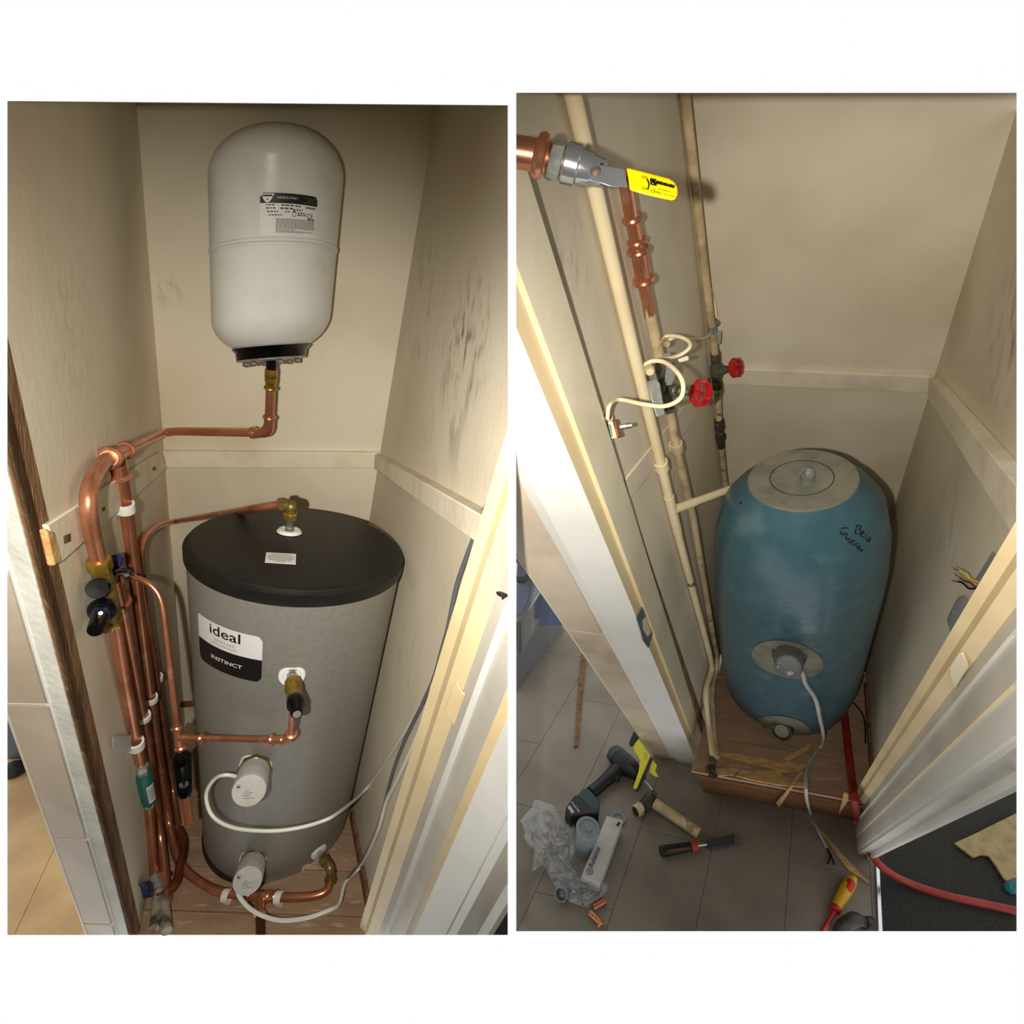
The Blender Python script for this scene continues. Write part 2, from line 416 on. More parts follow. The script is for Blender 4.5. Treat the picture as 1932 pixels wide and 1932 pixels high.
mb = MB().prism([A.left.hit(x, y, .0095) for x, y in ((88, 998), (104, 1004), (118, 1060), (104, 1068))], -A.left.n*.010)
obj('broken_end', mb, M['fresh_wood'], btl, .003)['label'] = 'splintered raw wood end'
for c in ((127, 1016), (291, 884), (196, 960)):
    s = 9 if c[0] < 150 else 4
    obj('screw_hole', MB().prism([A.left.hit(c[0]+dx*s, c[1]+dy*s, 0.0086) for dx, dy in ((-.8, -.5), (.7, -1.1), (.8, .6), (-.6, 1.2))], -A.left.n*.002), M['raw_timber'], btl)
# floor strip along the right walls
for room, a, b, nm in ((A, (655, 1540), (720, 1850), 'baseboard_right'), (B, (1634, 1292), (1652, 1500), 'baseboard_right')):
    p, q = room.floor.hit(*a), room.floor.hit(*b); p = room.right.along(p, room.L); q = p + room.near*((q-p).length)
    struct(nm, trim(MB().box(p, q-p, room.up*.05, -room.L*.012), room), M['raw_timber'], None, .002)

# left cupboard: raw stud, plaster edge and tiled pier on the left
pr = profile(A, 1300, frontA_p, [(133, 'D'), (123, 'L'), (86, 'L'), (-40, 'L')])
bk = -A.L*.03+A.D*.0
struct('trim_8', trim(strip(A, pr[0], pr[1], -A.L*.04, A.floor).prism([A.floor.along(x, A.V) for x in (pr[1], pr[2], pr[2]+A.D*.03, pr[1]+A.D*.03)], A.up*UPL), A), M['raw_timber'])
struct('trim_9', trim(strip(A, pr[2]+A.near*.004, pr[3]+A.near*.004, A.D*.03, A.floor), A), M['plaster_white'])
pierA = struct('wall_front', trim(MB().prism([Plane(A.L.cross(A.V), pr[2]).hit(*c) for c in ((88, 1295), (360, 2300), (355, 2300), (-70, 1295+(-70-0.5)*1/.394 if 0 else 1130), (-60, 700), (-60, 700))][:2]+[A.floor.along(pr[3], A.V), pr[3]+A.up*UPL], A.D*.05), A), M['grout']) if 0 else None
FA = Plane(A.L.cross(A.V), pr[2]); FA2 = Plane(A.L.cross(A.V), pr[2]+A.near*.006)
eA = FA.hit(15, 1337)                              # outer edge of the pier
e2 = FA.hit(183, 1763)
pc = [FA.along(A.floor.along(pr[3], A.V), A.D), FA.along(A.floor.along(eA, A.V), A.D)]
pierA = struct('wall_front', trim(MB().prism([pc[0], pc[1], pc[1]+A.up*UPL, pc[0]+A.up*UPL], A.D*.07), A), M['grout'])
def tiles(room, pl, pl2, xr, xl_edge, lines, parent, gap=1.6):
    # tiles between grout lines given at the right-hand border: (x, y) pairs, bottom upward
    ex = pl.along(xl_edge, room.D)
    for (a, b) in zip(lines[:-1], lines[1:]):
        pa, pb = pl.hit(*a), pl.hit(*b)
        def left_of(p):
            # same height, at the pier edge
            k = Plane(room.V.cross(room.D), ex); return k.along(p, room.L)
        g = room.up*.0035
        P = [pa+g, pb-g, left_of(pb)-g, left_of(pa)+g]
        P = [pl2.along(x, room.D) for x in P]
        t = trim(MB().prism(P, room.D*.012), room)
        if t.f: obj('tile', t, M['tile_stone'], parent, .0015)
tiles(A, FA, FA2, None, eA, [(262, 1900), (219, 1741), (170, 1580), (96, 1327), (-40, 860)], pierA)
cA = Plane(A.V.cross(A.D), eA)
struct('trim_10', trim(MB().prism([A.floor.along(x, A.V) for x in (eA-A.L*.004+A.near*.007, eA+A.L*.001+A.near*.007, eA+A.L*.001+A.D*.075, eA-A.L*.004+A.D*.075)], A.up*UPL), A), M['cream_pale'])
struct('trim_11', trim(strip(A, pr[3]+A.L*.004+A.near*.006, pr[3]-A.L*.004+A.near*.006, A.D*.02, A.floor), A), M['caulk'])
# bathroom beyond it
bp = A.floor.hit(40, 1432)
struct('wall_far', trim(MB().box(bp-A.L*.8, A.L*1.2, A.up*.8, A.D*.05), A), M['dark_panel'])

# left cupboard: door frame on the right
q = profile(A, 1733, P0A, [(695.6, (1, -1)), (702, 'D'), (724, (1, -.8)), (737, 'D'), (746, 'L'), (777, 'D'), (793, (1, -.5)), (856, (.35, -1)), (860, 'L'), (878, (.35, -1)), (918, 'L'), (939, (.35, -1)), (950, 'L'), (1060, 'L')])
def frame(room, name, q, mats, names, back, flo_):
    e = bpy.data.objects.new(name, None); COL.objects.link(e); e.location = flo_.along(q[0], room.V); e['kind'] = 'structure'
    for i, (m, n) in enumerate(zip(mats, names)):
        mb = trim(strip(room, q[i], q[i+1], back, flo_), room)
        if mb.f: obj(n, mb, M[m], e)
    return e
frame(A, 'door_1', q, ['cream_gloss', 'cream_gloss', 'cream_gloss', 'shaded_gloss', 'white_gloss', 'shaded_gloss', 'cream_gloss', 'white_gloss', 'white_gloss', 'white_gloss', 'shaded_gloss', 'white_gloss', 'shaded_gloss', 'dark_gap'],
      ['lining']*3+['door_stop', 'bead', 'lining', 'lining', 'architrave', 'architrave', 'architrave', 'casing', 'casing', 'casing', 'painted_hall_dark'], A.L*.02+A.D*.03, A.floor)  # last strip is painted dark to stand for the dim hall
qA = q
# right cupboard: frame left and right (the frames lean a little from the walls)
import copy
B1, B2 = copy.copy(B), copy.copy(B)
for bb, v in ((B1, (1425, 1705)), (B2, (1498, 1691))):
    bb.V = ray(*v).normalized(); bb.up = -bb.V
q = profile(B, 1100, frontB_p, [(1232, 'D'), (1228, 'D')])
struct('trim_12', trim(strip(B, q[0], q[2], -B.L*.04, B.hall), B), M['raw_timber'])
q = profile(B1, 1100, q[2]+B.L*.012, [(1199, 'D'), (1192, (-1, -.2)), (1174, 'D'), (1103, 'L'), (1088, (-1, .35)), (900, 'L')])
frame(B1, 'door_2', q, ['cream_pale', 'cream_gloss', 'cream_gloss', 'white_gloss', 'white_gloss'], ['lining', 'door_stop', 'lining', 'architrave', 'architrave'], -B.L*.02+B.D*.03, B.hall)
qB = q
FB = Plane(B.L.cross(B1.V), q[5]+B.D*.006); FB2 = Plane(B.L.cross(B1.V), q[5])
eB = FB.hit(1014, 1100)
pc = [B.hall.along(FB.along(q[5], B.D), B1.V), B.hall.along(eB, B1.V)]
pierB = struct('wall_front', trim(MB().prism([pc[0]+B.L*.01, pc[1], pc[1]+B1.up*UPL, pc[0]+B.L*.01+B1.up*UPL], B.D*.07), B), M['grout'])
tiles(B1, FB, FB2, None, eB, [(1322, 1600), (1268, 1435), (1222, 1347), (1139, 1195), (960, 860)], pierB)
struct('trim_13', trim(MB().prism([B.hall.along(x, B1.V) for x in (eB-B.L*.004+B.near*.007, eB+B.L*.001+B.near*.007, eB+B.L*.001+B.D*.075, eB-B.L*.004+B.D*.075)], B1.up*UPL), B), M['cream_pale'])
q = profile(B2, 1490, P0B, [(1628, (1, -1)), (1634, 'D'), (1652, (1, -.8)), (1664, 'D'), (1669, 'L'), (1705, 'D'), (1711, (1, -.5)), (1773, 'D'), (1777, 'L'), (1798, 'D'), (1854, 'L'), (1900, 'D'), (1925, 'L')])
frame(B2, 'door_3', q, ['cream_gloss', 'cream_gloss', 'cream_gloss', 'shaded_gloss', 'white_gloss', 'shaded_gloss', 'cream_gloss', 'white_gloss', 'white_gloss', 'white_gloss', 'shaded_gloss', 'white_gloss', 'shaded_gloss'],
      ['lining']*3+['door_stop', 'bead', 'lining', 'lining', 'architrave', 'architrave', 'architrave', 'casing', 'casing', 'casing'], B.L*.02+B.D*.03, B.hall)
qC = q
# carpet and threshold
c0 = B.hall.hit(1662, 1660)
struct('floor', trim(MB().prism([B.hall.hit(x, y) for x, y in ((1655, 1622), (1760, 1560), (2200, 1380), (2600, 1900), (1666, 1850))], B.hall.n*.012), B), M['carpet'])
struct('trim_14', trim(MB().prism([B.hall.hit(x, y, .014) for x, y in ((1652, 1625), (1659, 1620), (1668, 1800), (1659, 1800))], -B.hall.n*.014), B), M['steel_strip'], None, .002)

# ------------------------------------------------------------------ hot water tank, left cupboard
M_('tank_silver', '#908c84', .5, .3, col2='#8a867e', scale=90, lo=.45, hi=.6, bump=.02, bscale=200)
M_('lid_black', '#161411', .5, col2='#110f0d', scale=30, bump=.08, bscale=120)
M_('foam_blue', '#40636f', .36, coat=.08, col2='#395a66', scale=14, lo=.4, hi=.7, bump=.16, bscale=42, col3='#54707a', scale3=9)
M_('vessel_white', '#d2d2cc', .3, spec=.35, col2='#c8c8c2', scale=14, lo=.5, hi=.75, bump=.02, bscale=80)
tank = thing('water_tank', 'tall silver hot water tank with a black lid in the left cupboard', 'tank', CL_+VL*HL)
H1 = .0373*SL; RB = .1887*SL
obj('tank_body', MB().rings(CL_, VL, NL, [(H1*.8, RB), (HL-.02, RB)], 96), M['tank_silver'], tank)
obj('lid', MB().rings(CL_, VL, NL, [(0.002, .01), (0.0, RL*.93), (.001, RL*.955), (.005, RL*.975), (.012, RL*.985), (.014, RL), (H1-.004, RL), (H1, RL*.99), (H1, RB*.9)], 96), M['lid_black'], tank)
obj('base_ring', MB().rings(CL_, VL, NL, [(HL-.03, RB*.98), (HL-.022, RB*1.015), (HL+.012, RB*1.02)], 96), M['black_matt'], tank)
# blue foam tank
ft = thing('water_tank', 'old blue foam-coated water tank with a grey top in the right cupboard', 'tank', CR_+VR*HR)
pr_ = [(0, .0922), (.03, .121), (.06, .1427), (.14, .1642), (.24, .1772), (.36, .1845), (.5, .1899), (.65, .1957), (.8, .2010), (.92, .1985), (.985, .192), (1.0, .18)]
obj('foam_jacket', MB().rings(CR_, VR, NR, [(t*HR, r*SR) for t, r in pr_], 96), M['foam_blue'], ft)
# vessel
NV = cdir(.0854, 1.0, .2993)
pz = A.back.hit(525, 341)
ax_d = VL
lo, hi = .8, dep(pz)
for _ in range(40):
    z = (lo+hi)/2; c = at(525, 341, z)
    if A.back.dist(c) > .118*z*1.03: lo = z
    else: hi = z
CV = at(525, 341, z); RV = .1184*z
def vh(py):                                     # distance along the vessel axis that lands on image row py
    t0, t1 = -1.0, 2.0
    for _ in range(50):
        t = (t0+t1)/2; p = CV+VL*t-CAM
        if p.dot(DN)/p.dot(FW) < (py-MID)/FPX: t0 = t
        else: t1 = t
    return t
ves = thing('expansion_vessel', 'white enamelled expansion vessel hung on the back wall above the silver tank', 'vessel', CV+VL*vh(660))
ht = vh(341)-vh(242); hb0 = vh(598); hb = vh(668)-hb0
prof = [(-ht*math.sin(t), RV*math.cos(t)) for t in [PI/2*i/14 for i in range(14, 0, -1)]]
seam = vh(478)
prof += [(0, RV), (seam-.007, RV), (seam-.005, RV*1.016), (seam+.001, RV*1.016), (seam+.003, RV*.985), (seam+.006, RV*.985), (seam+.008, RV), (hb0, RV)]
prof += [(hb0+hb*math.sin(t), RV*math.cos(t)**.85) for t in [PI/2*i/12 for i in range(1, 12)]]
obj('shell', MB().rings(CV, VL, NV, prof, 96), M['vessel_white'], ves)

# ------------------------------------------------------------------ materials of the fittings
M_('copper', '#cf8d6c', .3, .8, col2='#b0704e', scale=9, lo=.42, hi=.7, bump=.02, bscale=150, col3='#dda488', scale3=22)
M_('copper_dark', '#8e5436', .4, .75, col2='#5f3420', scale=10, lo=.4, hi=.7)
M_('brass', '#b5923f', .32, .75, col2='#8f6f2a', scale=25, lo=.4, hi=.7)
M_('brass_dull', '#8a7640', .42, .65, col2='#6e5c30', scale=25)
M_('steel', '#a9a9a6', .28, .85)
M_('galvanised', '#a7aba6', .4, .6, col2='#878b86', scale=60)
M_('chrome', '#b9bcc0', .2, .8)
M_('white_plastic', '#d6d6d2', .4)
M_('white_nylon', '#d9d7d0', .45, spec=.4)
M_('black_plastic', '#070708', .25, spec=.25)
M_('blue_plastic', '#1c2a5a', .4)
M_('green_wrap', '#175a52', .45)
M_('print_black', '#0c0b0b', .45)
M_('print_white', '#dcdad6', .4)
M_('print_grey', '#6d6b66', .6)
M_('sticker_white', '#dad8d4', .4)
M_('cap_grey', '#b5b3ae', .5, col2='#a9a7a2', scale=40)
M_('cable_white', '#cfcdc2', .45)
M_('cable_grey', '#55585a', .45)
M_('cable_silver', '#8f9390', .35)

class OCyl:
    def __init__(s, C, a, n, R):
        s.C, s.a, s.n, s.R = C, a, n.normalized(), R
        s.e1 = s.n.cross(Vector((0.31, 0.87, 0.12))).normalized(); s.e2 = s.n.cross(s.e1)
    def uv(s, px, py):
        r = ray(px, py); an = s.a.dot(s.n)
        def split(d): h = d.dot(s.n)/an; return d - s.a*h
        w1, w0 = split(r), split(CAM-s.C)
        A_, B_, C_ = w1.dot(w1), 2*w1.dot(w0), w0.dot(w0)-s.R**2
        D_ = B_*B_-4*A_*C_
        t = (-B_-math.sqrt(max(D_, 0)))/(2*A_); p = CAM+r*t
        w_ = w0+w1*t; return math.atan2(w_.dot(s.e2), w_.dot(s.e1)), (p-s.C).dot(s.n)/an
    def at(s, th, h, off=0.0): return s.C+s.a*h+(s.e1*math.cos(th)+s.e2*math.sin(th))*(s.R+off)
    def hit(s, px, py, off=0.0): th, h = s.uv(px, py); return s.at(th, h, off)
    def normal(s, px, py): th, h = s.uv(px, py); return s.e1*math.cos(th)+s.e2*math.sin(th)
    def patch(s, mb, th0, th1, h0, h1, off=.0012, rad=(0, 0, 0, 0), n=24):
        # rad: corner radii in metres at (th0,h0) (th1,h0) (th1,h1) (th0,h1)
        Wd = abs(th1-th0)*s.R; top, bot = [], []
        for i in range(n+1):
            x = i/n*Wd; t0, t1 = h0, h1
            def cut(r, d): return r-math.sqrt(max(r*r-(r-d)**2, 0)) if d < r else 0
            t0 += cut(rad[0], x) + cut(rad[1], Wd-x); t1 -= cut(rad[3], x) + cut(rad[2], Wd-x)
            th = th0+(th1-th0)*i/n; top.append(s.at(th, t0, off)); bot.append(s.at(th, t1, off))
        lo_ = [s.at(th0+(th1-th0)*i/n, h0, -.001) for i in range(n+1)]
        return mb.add(top+bot, [(i, i+1, n+2+i, n+1+i) for i in range(n)])
TANK = OCyl(CL_, VL, NL, RB); VES = OCyl(CV, VL, NV, RV); FOAM = OCyl(CR_, VR, NR, .195*SR)
def rp(px, p): return px*dep(p)/1000*.94
def L_(px, py, off=.05, room=None):             # a point in front of the left wall, above the floor
    R = room or A
    zw, zf = dep(R.left.hit(px, py)), dep(R.floor.hit(px, py))
    if zf < 0: zf = 99
    if zw < 0: zw = 99
    return at(px, py, min(zw-.055-(off-.04)*1.1, zf-.035))
def Rw(px, py, off=.03):                          # the same for the right wall of the left cupboard
    zw, zf = dep(A.right.hit(px, py)), dep(A.floor.hit(px, py))
    return at(px, py, min(zw, zf if zf > 0 else 99)-off)
def up_to(p, room, row):
    lo, hi = -1.5, 1.5
    for _ in range(50):
        t = (lo+hi)/2; q = p+room.up*t-CAM
        if q.dot(DN)/q.dot(FW) > (row-MID)/FPX: lo = t
        else: hi = t
    return p+room.up*t
def dz(p, px, py, d): return at(px, py, dep(p)+d)
def bead(mb, p, ax, R, r, seg=20):
    return mb.lathe(p, ax, [(-r*1.2, R*.98), (-r, R), (-r*.7, R+r*.7), (0, R+r), (r*.7, R+r*.7), (r, R), (r*1.2, R*.98)], seg)
def hexnut(mb, p, ax, R, w, seg=6):
    return mb.lathe(p, ax, [(-w/2, R*.86), (-w/2+w*.12, R), (w/2-w*.12, R), (w/2, R*.86)], seg, smooth=False)
def pipe(name, label, path, r, m='copper', cat='pipe', group=None, seg=14):
    base = min(path, key=lambda q: q.z)
    t = thing(name, label, cat, base, group); obj('tube', MB().tube(path, r, seg), M[m], t); return t
def clip_(name, label, p, ax, R, wall, group, m='white_nylon', w=.016, th=.004, stem=.03, room=None):
    t = thing(name, label, 'pipe clip', p+wall*(R+th), group); ax = ax.normalized()
    u = (-wall+ax*wall.dot(ax)).normalized(); v = ax.cross(u); loops = []
    for i in range(17):
        a = math.radians(-150+300*i/16); d = u*math.cos(a)+v*math.sin(a)
        loops.append([p+d*(R+.0005)-ax*w/2, p+d*(R+th)-ax*w/2, p+d*(R+th)+ax*w/2, p+d*(R+.0005)+ax*w/2])
    obj('clip_ring', MB().loft(loops, False), M[m], t, .0008)
    o = p+wall*(R+.001)
    obj('clip_base', MB().box(o-v*R*.7-ax*w/2, v*R*1.4, ax*w, wall*stem), M[m], t, .0015)
    return t

# ------------------------------------------------------------------ silver tank: stickers, fittings, immersion heaters
tl, tr = TANK.uv(374, 1152), TANK.uv(495.5, 1204)
bl_, br_ = TANK.uv(379, 1240), TANK.uv(494, 1288)
th0, th1 = (tl[0]+bl_[0])/2, (tr[0]+br_[0])/2
h0, h2 = (tl[1]+tr[1])/2, (bl_[1]+br_[1])/2
h1 = (TANK.uv(376, 1196)[1]+TANK.uv(495, 1248)[1])/2
rr = .014
st = obj('brand_sticker', TANK.patch(MB(), th0, th1, h0, h1, .0012, (0.003, rr, 0, 0)), M['sticker_white'], tank); st['label'] = 'white and black maker sticker'
obj('sticker_band', TANK.patch(MB(), th0, th1, h1, h2, .0013, (0, 0, rr, rr)), M['print_black'], st)
sg = 1 if th1 > th0 else -1
def tput(name, s, size, cx, cy, m, bold=0.0, parent=st, cyl=TANK, space=1.0, off=.002, sx=1.0):
    tc, hc = cyl.uv(cx, cy)
    return obj(name, put2d(MB(), text2d(s, size, bold, space=space), lambda x, y: cyl.at(tc+sg*x*sx/cyl.R, hc-y, off)), M[m], parent)
tput('lettering', 'ideal', .042, 423.5, 1197, 'print_black', .0004, sx=1.06)
tput('lettering', 'HEATING', .0105, 423.5, 1213.5, 'print_grey', space=1.25)
tput('lettering', 'INSTINCT', .0165, 426, 1249, 'print_white', .0002, space=1.0, sx=1.12)
a0, a1 = TANK.uv(401, 1206), TANK.uv(448, 1224)
obj('underline', TANK.patch(MB(), a0[0], a1[0], TANK.uv(424, 1220)[1], TANK.uv(424, 1220)[1]+.0015, .002), M['print_grey'], st)
LIDP = Plane(NL, CL_); LIDP.n = -NL if NL.dot(CAM-CL_) < 0 else NL
LN = LIDP.n
def lidp(px, py, off=0.0): return LIDP.hit(px, py, off)
def quad(pl, P, off, th=.0006): return MB().prism([pl.hit(x, y, off+th) for x, y in P], -pl.n*th)
ls = obj('lid_label', quad(LIDP, [(502.5, 1042), (558.5, 1045), (558, 1065), (499.5, 1061)], .001), M['sticker_white'], tank); ls['label'] = 'small printed warning label on the lid'
def dashes(fn, rows, dens=.8, hgt=.5):          # lines of print too small to read
    mb = MB()
    for (u0, u1, v) in rows:
        x = u0
        while x < u1:
            wd_ = random.uniform(.02, .07)*(1.0); x2 = min(x+wd_, u1)
            mb.add([fn(x, v), fn(x2, v), fn(x2, v+hgt), fn(x, v+hgt)], [(0, 1, 2, 3)]); x = x2+.014/dens
    return mb
def bil(P):
    return lambda u, v: tuple((P[0][k]*(1-u)+P[1][k]*u)*(1-v)+(P[3][k]*(1-u)+P[2][k]*u)*v for k in (0, 1))
bq = bil([(502.5, 1042), (558.5, 1045), (558, 1065), (499.5, 1061)])
obj('small_print', dashes(lambda u, v: lidp(*bq(u, v), .0022), [(.15, .85, .12), (.08, .92, .25), (.04, .96, .38), (.08, .92, .51), (.12, .88, .64), (.3, .66, .78)], hgt=.06), M['print_grey'], ls)
g = lidp(546, 1003)
mb = MB().lathe(g, LN, [(0, rp(24, g)), (.002, rp(23, g)), (.006, rp(20, g)), (.007, rp(15, g)), (.004, rp(13, g)), (.004, rp(9, g))], 32)
obj('gasket', mb, M['white_plastic'], tank)['label'] = 'white plastic gasket ring'
e0 = up_to(g, A, 956)
ax_up = (e0-g).normalized()
obj('steel_stub', MB().lathe(g, ax_up, [(0, rp(9, g)), ((e0-g).length*.62, rp(9, g))], 20), M['steel'], tank)
# brass elbow and the pipe that runs from the lid into the riser bundle
PD = [dz(e0, 534, 951.5, .0), dz(e0, 480, 960, .0), L_(330, 984, .09), L_(296, 991, .06), L_(263, 1022, .045), L_(266, 1085, .045), L_(300, 1310, .04), L_(326, 1490, .04), L_(336, 1556, .04)]
pD = pipe('copper_pipe', 'copper pipe from the brass elbow on the black lid, curving down behind the riser', bend_path(PD, [.1, .1, .1, .12, .1, .1, .1]), rp(8.2, e0))
mb = MB(); k = g+ax_up*((e0-g).length*.66); hexnut(mb, k, ax_up, rp(14, g), .02)
obj('elbow_nut', mb, M['brass'], pD)
el = bend_path([k, e0+(e0-k)*.05, PD[0]], .05, 8)
obj('brass_elbow', MB().tube(el, rp(11, g), 14).ball(e0+(e0-k)*.0, rp(12, g)), M['brass_dull'], pD)
mb = MB(); hexnut(mb, PD[0], PD[1]-PD[0], rp(14, g), .018); obj('elbow_nut', mb, M['brass_dull'], pD)
# temperature relief valve on the front
g = TANK.hit(551, 1273); nn = TANK.normal(551, 1273)
tp1 = dz(g, 559, 1338, -.12); axv = (tp1-g).normalized()
obj('gasket', MB().lathe(g, nn, [(0, rp(26, g)), (.003, rp(26, g)), (.006, rp(24, g)), (.006, rp(17, g)), (.003, rp(15, g)), (.003, .002)], 32), M['white_plastic'], tank)
rv = thing('relief_valve', 'brass relief valve with a black cap screwed into the tank front', 'valve', g)
ln = (tp1-g).length
obj('steel_neck', MB().lathe(g, axv, [(0, rp(11, g)), (ln*.3, rp(11, g))], 18), M['steel'], rv)
obj('valve_body', MB().lathe(g, axv, [(ln*.22, rp(10, g)), (ln*.24, rp(15.5, g)), (ln*.45, rp(16, g)), (ln*.5, rp(13, g)), (ln*.56, rp(14, g)), (ln*.75, rp(15, g)), (ln*.78, rp(12, g))], 20), M['brass'], rv)
obj('cap', MB().lathe(g, axv, [(ln*.72, rp(13, g)), (ln*.74, rp(15, g)), (ln*.9, rp(15.5, g)), (ln*.95, rp(12, g)), (ln*1.1, rp(10.5, g)), (ln*1.13, rp(9, g))], 24), M['black_plastic'], rv)
e_ = g+axv*ln*1.131
obj('cap_emblem', MB().lathe(e_, axv, [(0, rp(7.2, g)), (.0008, rp(7.2, g)), (.0008, rp(5, g)), (.0003, rp(4.8, g)), (.0003, rp(3, g)), (.0008, rp(2.8, g)), (.0008, .0004)], 20), M['print_grey'], rv)
# immersion heaters
def immersion(c, e, rw, rc, label, gz):
    g = TANK.hit(*c); n_ = TANK.normal(*c); q = dz(g, e[0], e[1], -gz); a = (q-g).normalized(); ln = (q-g).length
    t = thing('immersion_heater', label, 'heater', g, 'immersion heaters on the silver tank')
    obj('gasket', MB().lathe(g, n_, [(0, rp(rw, g)), (.004, rp(rw, g)), (.012, rp(rw*.94, g)), (.014, rp(rw*.9, g)), (.014, .003)], 32), M['white_plastic'], t)
    mb = MB(); hexnut(mb, g+a*ln*.28, a, rp(rw*.98, g), ln*.2, 8); obj('brass_nut', mb, M['brass_dull'], t)
    obj('cap', MB().lathe(g, a, [(ln*.3, rp(rc, g)), (ln*.96, rp(rc*1.02, g)), (ln, rp(rc*.97, g)), (ln*1.003, rp(rc*.9, g)), (ln*1.0, .001)], 32), M['cap_grey'], t)
    u = a.cross(VL).normalized(); v = a.cross(u)
    if v.dot(DN) < 0: v = -v
    if u.dot(RT) < 0: u = -u
    f = q+a*.0015
    obj('cap_screw', MB().lathe(f-u*rp(rc*.62, g)-v*rp(rc*.35, g), a, [(-.002, rp(3, g)), (.003, rp(3, g)), (.004, .0005)], 10), M['steel'], t)
    mb = MB()
    for (x, y, w_) in ((-.3, .1, .5), (-.35, .25, .45), (-.2, -.05, .2), (-.25, .42, .6)):
        o = f+u*rp(rc*x, g)+v*rp(rc*y, g); mb.add([o, o+u*rp(rc*w_, g), o+u*rp(rc*w_, g)+v*rp(1.2, g), o+v*rp(1.2, g)], [(0, 1, 2, 3)])
    obj('small_print', mb, M['print_grey'], t)
    return t, g, a, q
im1 = immersion((483, 1443), (470, 1492), 32, 29, 'grey immersion heater cap at mid height on the silver tank', .13)
im2 = immersion((478, 1622), (467, 1662), 27, 25, 'grey immersion heater cap near the foot of the silver tank', .13)
# drain union low on the right
g = TANK.hit(601, 1606); nn = TANK.normal(601, 1606)
obj('gasket', MB().lathe(g, nn, [(0, rp(17, g)), (.004, rp(16.5, g)), (.007, rp(14, g)), (.007, .002)], 28), M['white_plastic'], tank)
ds_ = TANK.uv(569, 1642); de = TANK.uv(603, 1622)
mb = MB().add([TANK.hit(571, 1633, .0015), TANK.hit(604, 1618, .0015), TANK.hit(598, 1627, .0015), TANK.hit(569, 1643, .0015)], [(0, 1, 2, 3)])
obj('paper_label', mb, M['sticker_white'], tank)
d1 = dz(g, 612, 1624, -.06)
obj('drain_stub', MB().lathe(g, d1-g, [(0, rp(5, g)), ((d1-g).length, rp(5, g))], 14), M['steel'], tank)
d2 = dz(g, 625, 1640, -.09); d3 = dz(g, 624, 1660, -.06)

# ------------------------------------------------------------------ floor loop, drain tee
fz = lambda px, py, o=.022: A.floor.hit(px, py, o)
PI_ = [d3, fz(616, 1687), fz(560, 1695), fz(490, 1690), fz(425, 1686), fz(385, 1672), fz(345, 1640), L_(329, 1605, .05), L_(318, 1550, .045), L_(300, 1430, .045), L_(285, 1320, .045), L_(262, 1140, .045), L_(244, 1000, .045), L_(231, 905, .045)]
pC = pipe('copper_pipe', 'copper riser clipped under the tee, swept along the floor to the tank drain', bend_path(PI_, [.05, .06, .1, .06, .1, .08, .1, .1, .1, .1, .1, .1]), rp(8.6, fz(490, 1690)))
rC = rp(8.6, fz(490, 1690))
mb = MB()
ef = bend_path([d1, d2, d3], .04, 8); mb.tube(ef, rp(8.5, g), 14); obj('brass_elbow', mb, M['brass_dull'], pC)
obj('elbow_nut', hexnut(MB(), d1, d2-d1, rp(10.5, g), .02), M['brass_dull'], pC); obj('elbow_nut', hexnut(MB(), d3, PI_[1]-d3, rp(11.5, g), .02), M['brass_dull'], pC)
tee = fz(490, 1690)
axl = (PI_[2]-PI_[4]).normalized()
mb = MB().lathe(tee-axl*.05, axl, [(0, rC*1.18), (.1, rC*1.18)], 16)
bead(mb, tee-axl*.05, axl, rC*1.1, .006); bead(mb, tee+axl*.05, axl, rC*1.1, .006); bead(mb, tee-axl*.03, axl, rC*1.12, .004); bead(mb, tee+axl*.03, axl, rC*1.12, .004)
td = fz(491, 1727, .02); mb.lathe(tee, td-tee, [(0, rC*1.1), ((td-tee).length, rC*1.1)], 14); bead(mb, td, td-tee, rC*1.1, .005)
obj('drain_tee', mb, M['copper'], pC)
t2 = fz(492, 1790, .012)
obj('drain_tube', trim(MB().tube([td, t2], rC, 14), A), M['copper_dark'], pC)
for c, lb in (((428, 1690), 'white clip on the floor pipe left of the drain tee'), ((526.5, 1694), 'white clip on the floor pipe right of the drain tee')):
    p = fz(*c); clip_('pipe_clip', lb, p, axl, rC, -A.floor.n, 'white pipe clips', w=.02, th=.006, stem=.018)

# ------------------------------------------------------------------ vessel: label, flange, feed pipe
def vax(row): return CV+VL*vh(row)
def vr(px): return px*dep(vax(670))/1000*.92
c655 = vh(654)
def rowz(r): return vh(r)
fl_col = MB().rings(CV, VL, NV, [(rowz(652), vr(64)), (rowz(655), vr(75)), (rowz(658), vr(73)), (rowz(663), vr(68)), (rowz(676), vr(66.5)), (rowz(678), vr(60))], 64)
obj('black_collar', fl_col, M['black_plastic'], ves)
obj('flange_plate', MB().rings(CV, VL, NV, [(rowz(675), vr(60)), (rowz(676), vr(66)), (rowz(679), vr(66)), (rowz(680), vr(58)), (rowz(681), vr(12))], 64), M['galvanised'], ves)
e1 = VES.e1; e2 = VES.e2
for k in range(6):
    a = k*PI/3+.5; c = CV+VL*rowz(680)+(e1*math.cos(a)+e2*math.sin(a))*vr(50)
    mb = MB(); hexnut(mb, c+VL*vr(4), VL, vr(6.5), vr(9)); obj('bolt', mb, M['steel'], ves)
nz = MB().lathe(vax(680), VL, [(0, vr(11)), ((vax(698)-vax(680)).length, vr(10))], 20); obj('neck', nz, M['black_plastic'], ves)
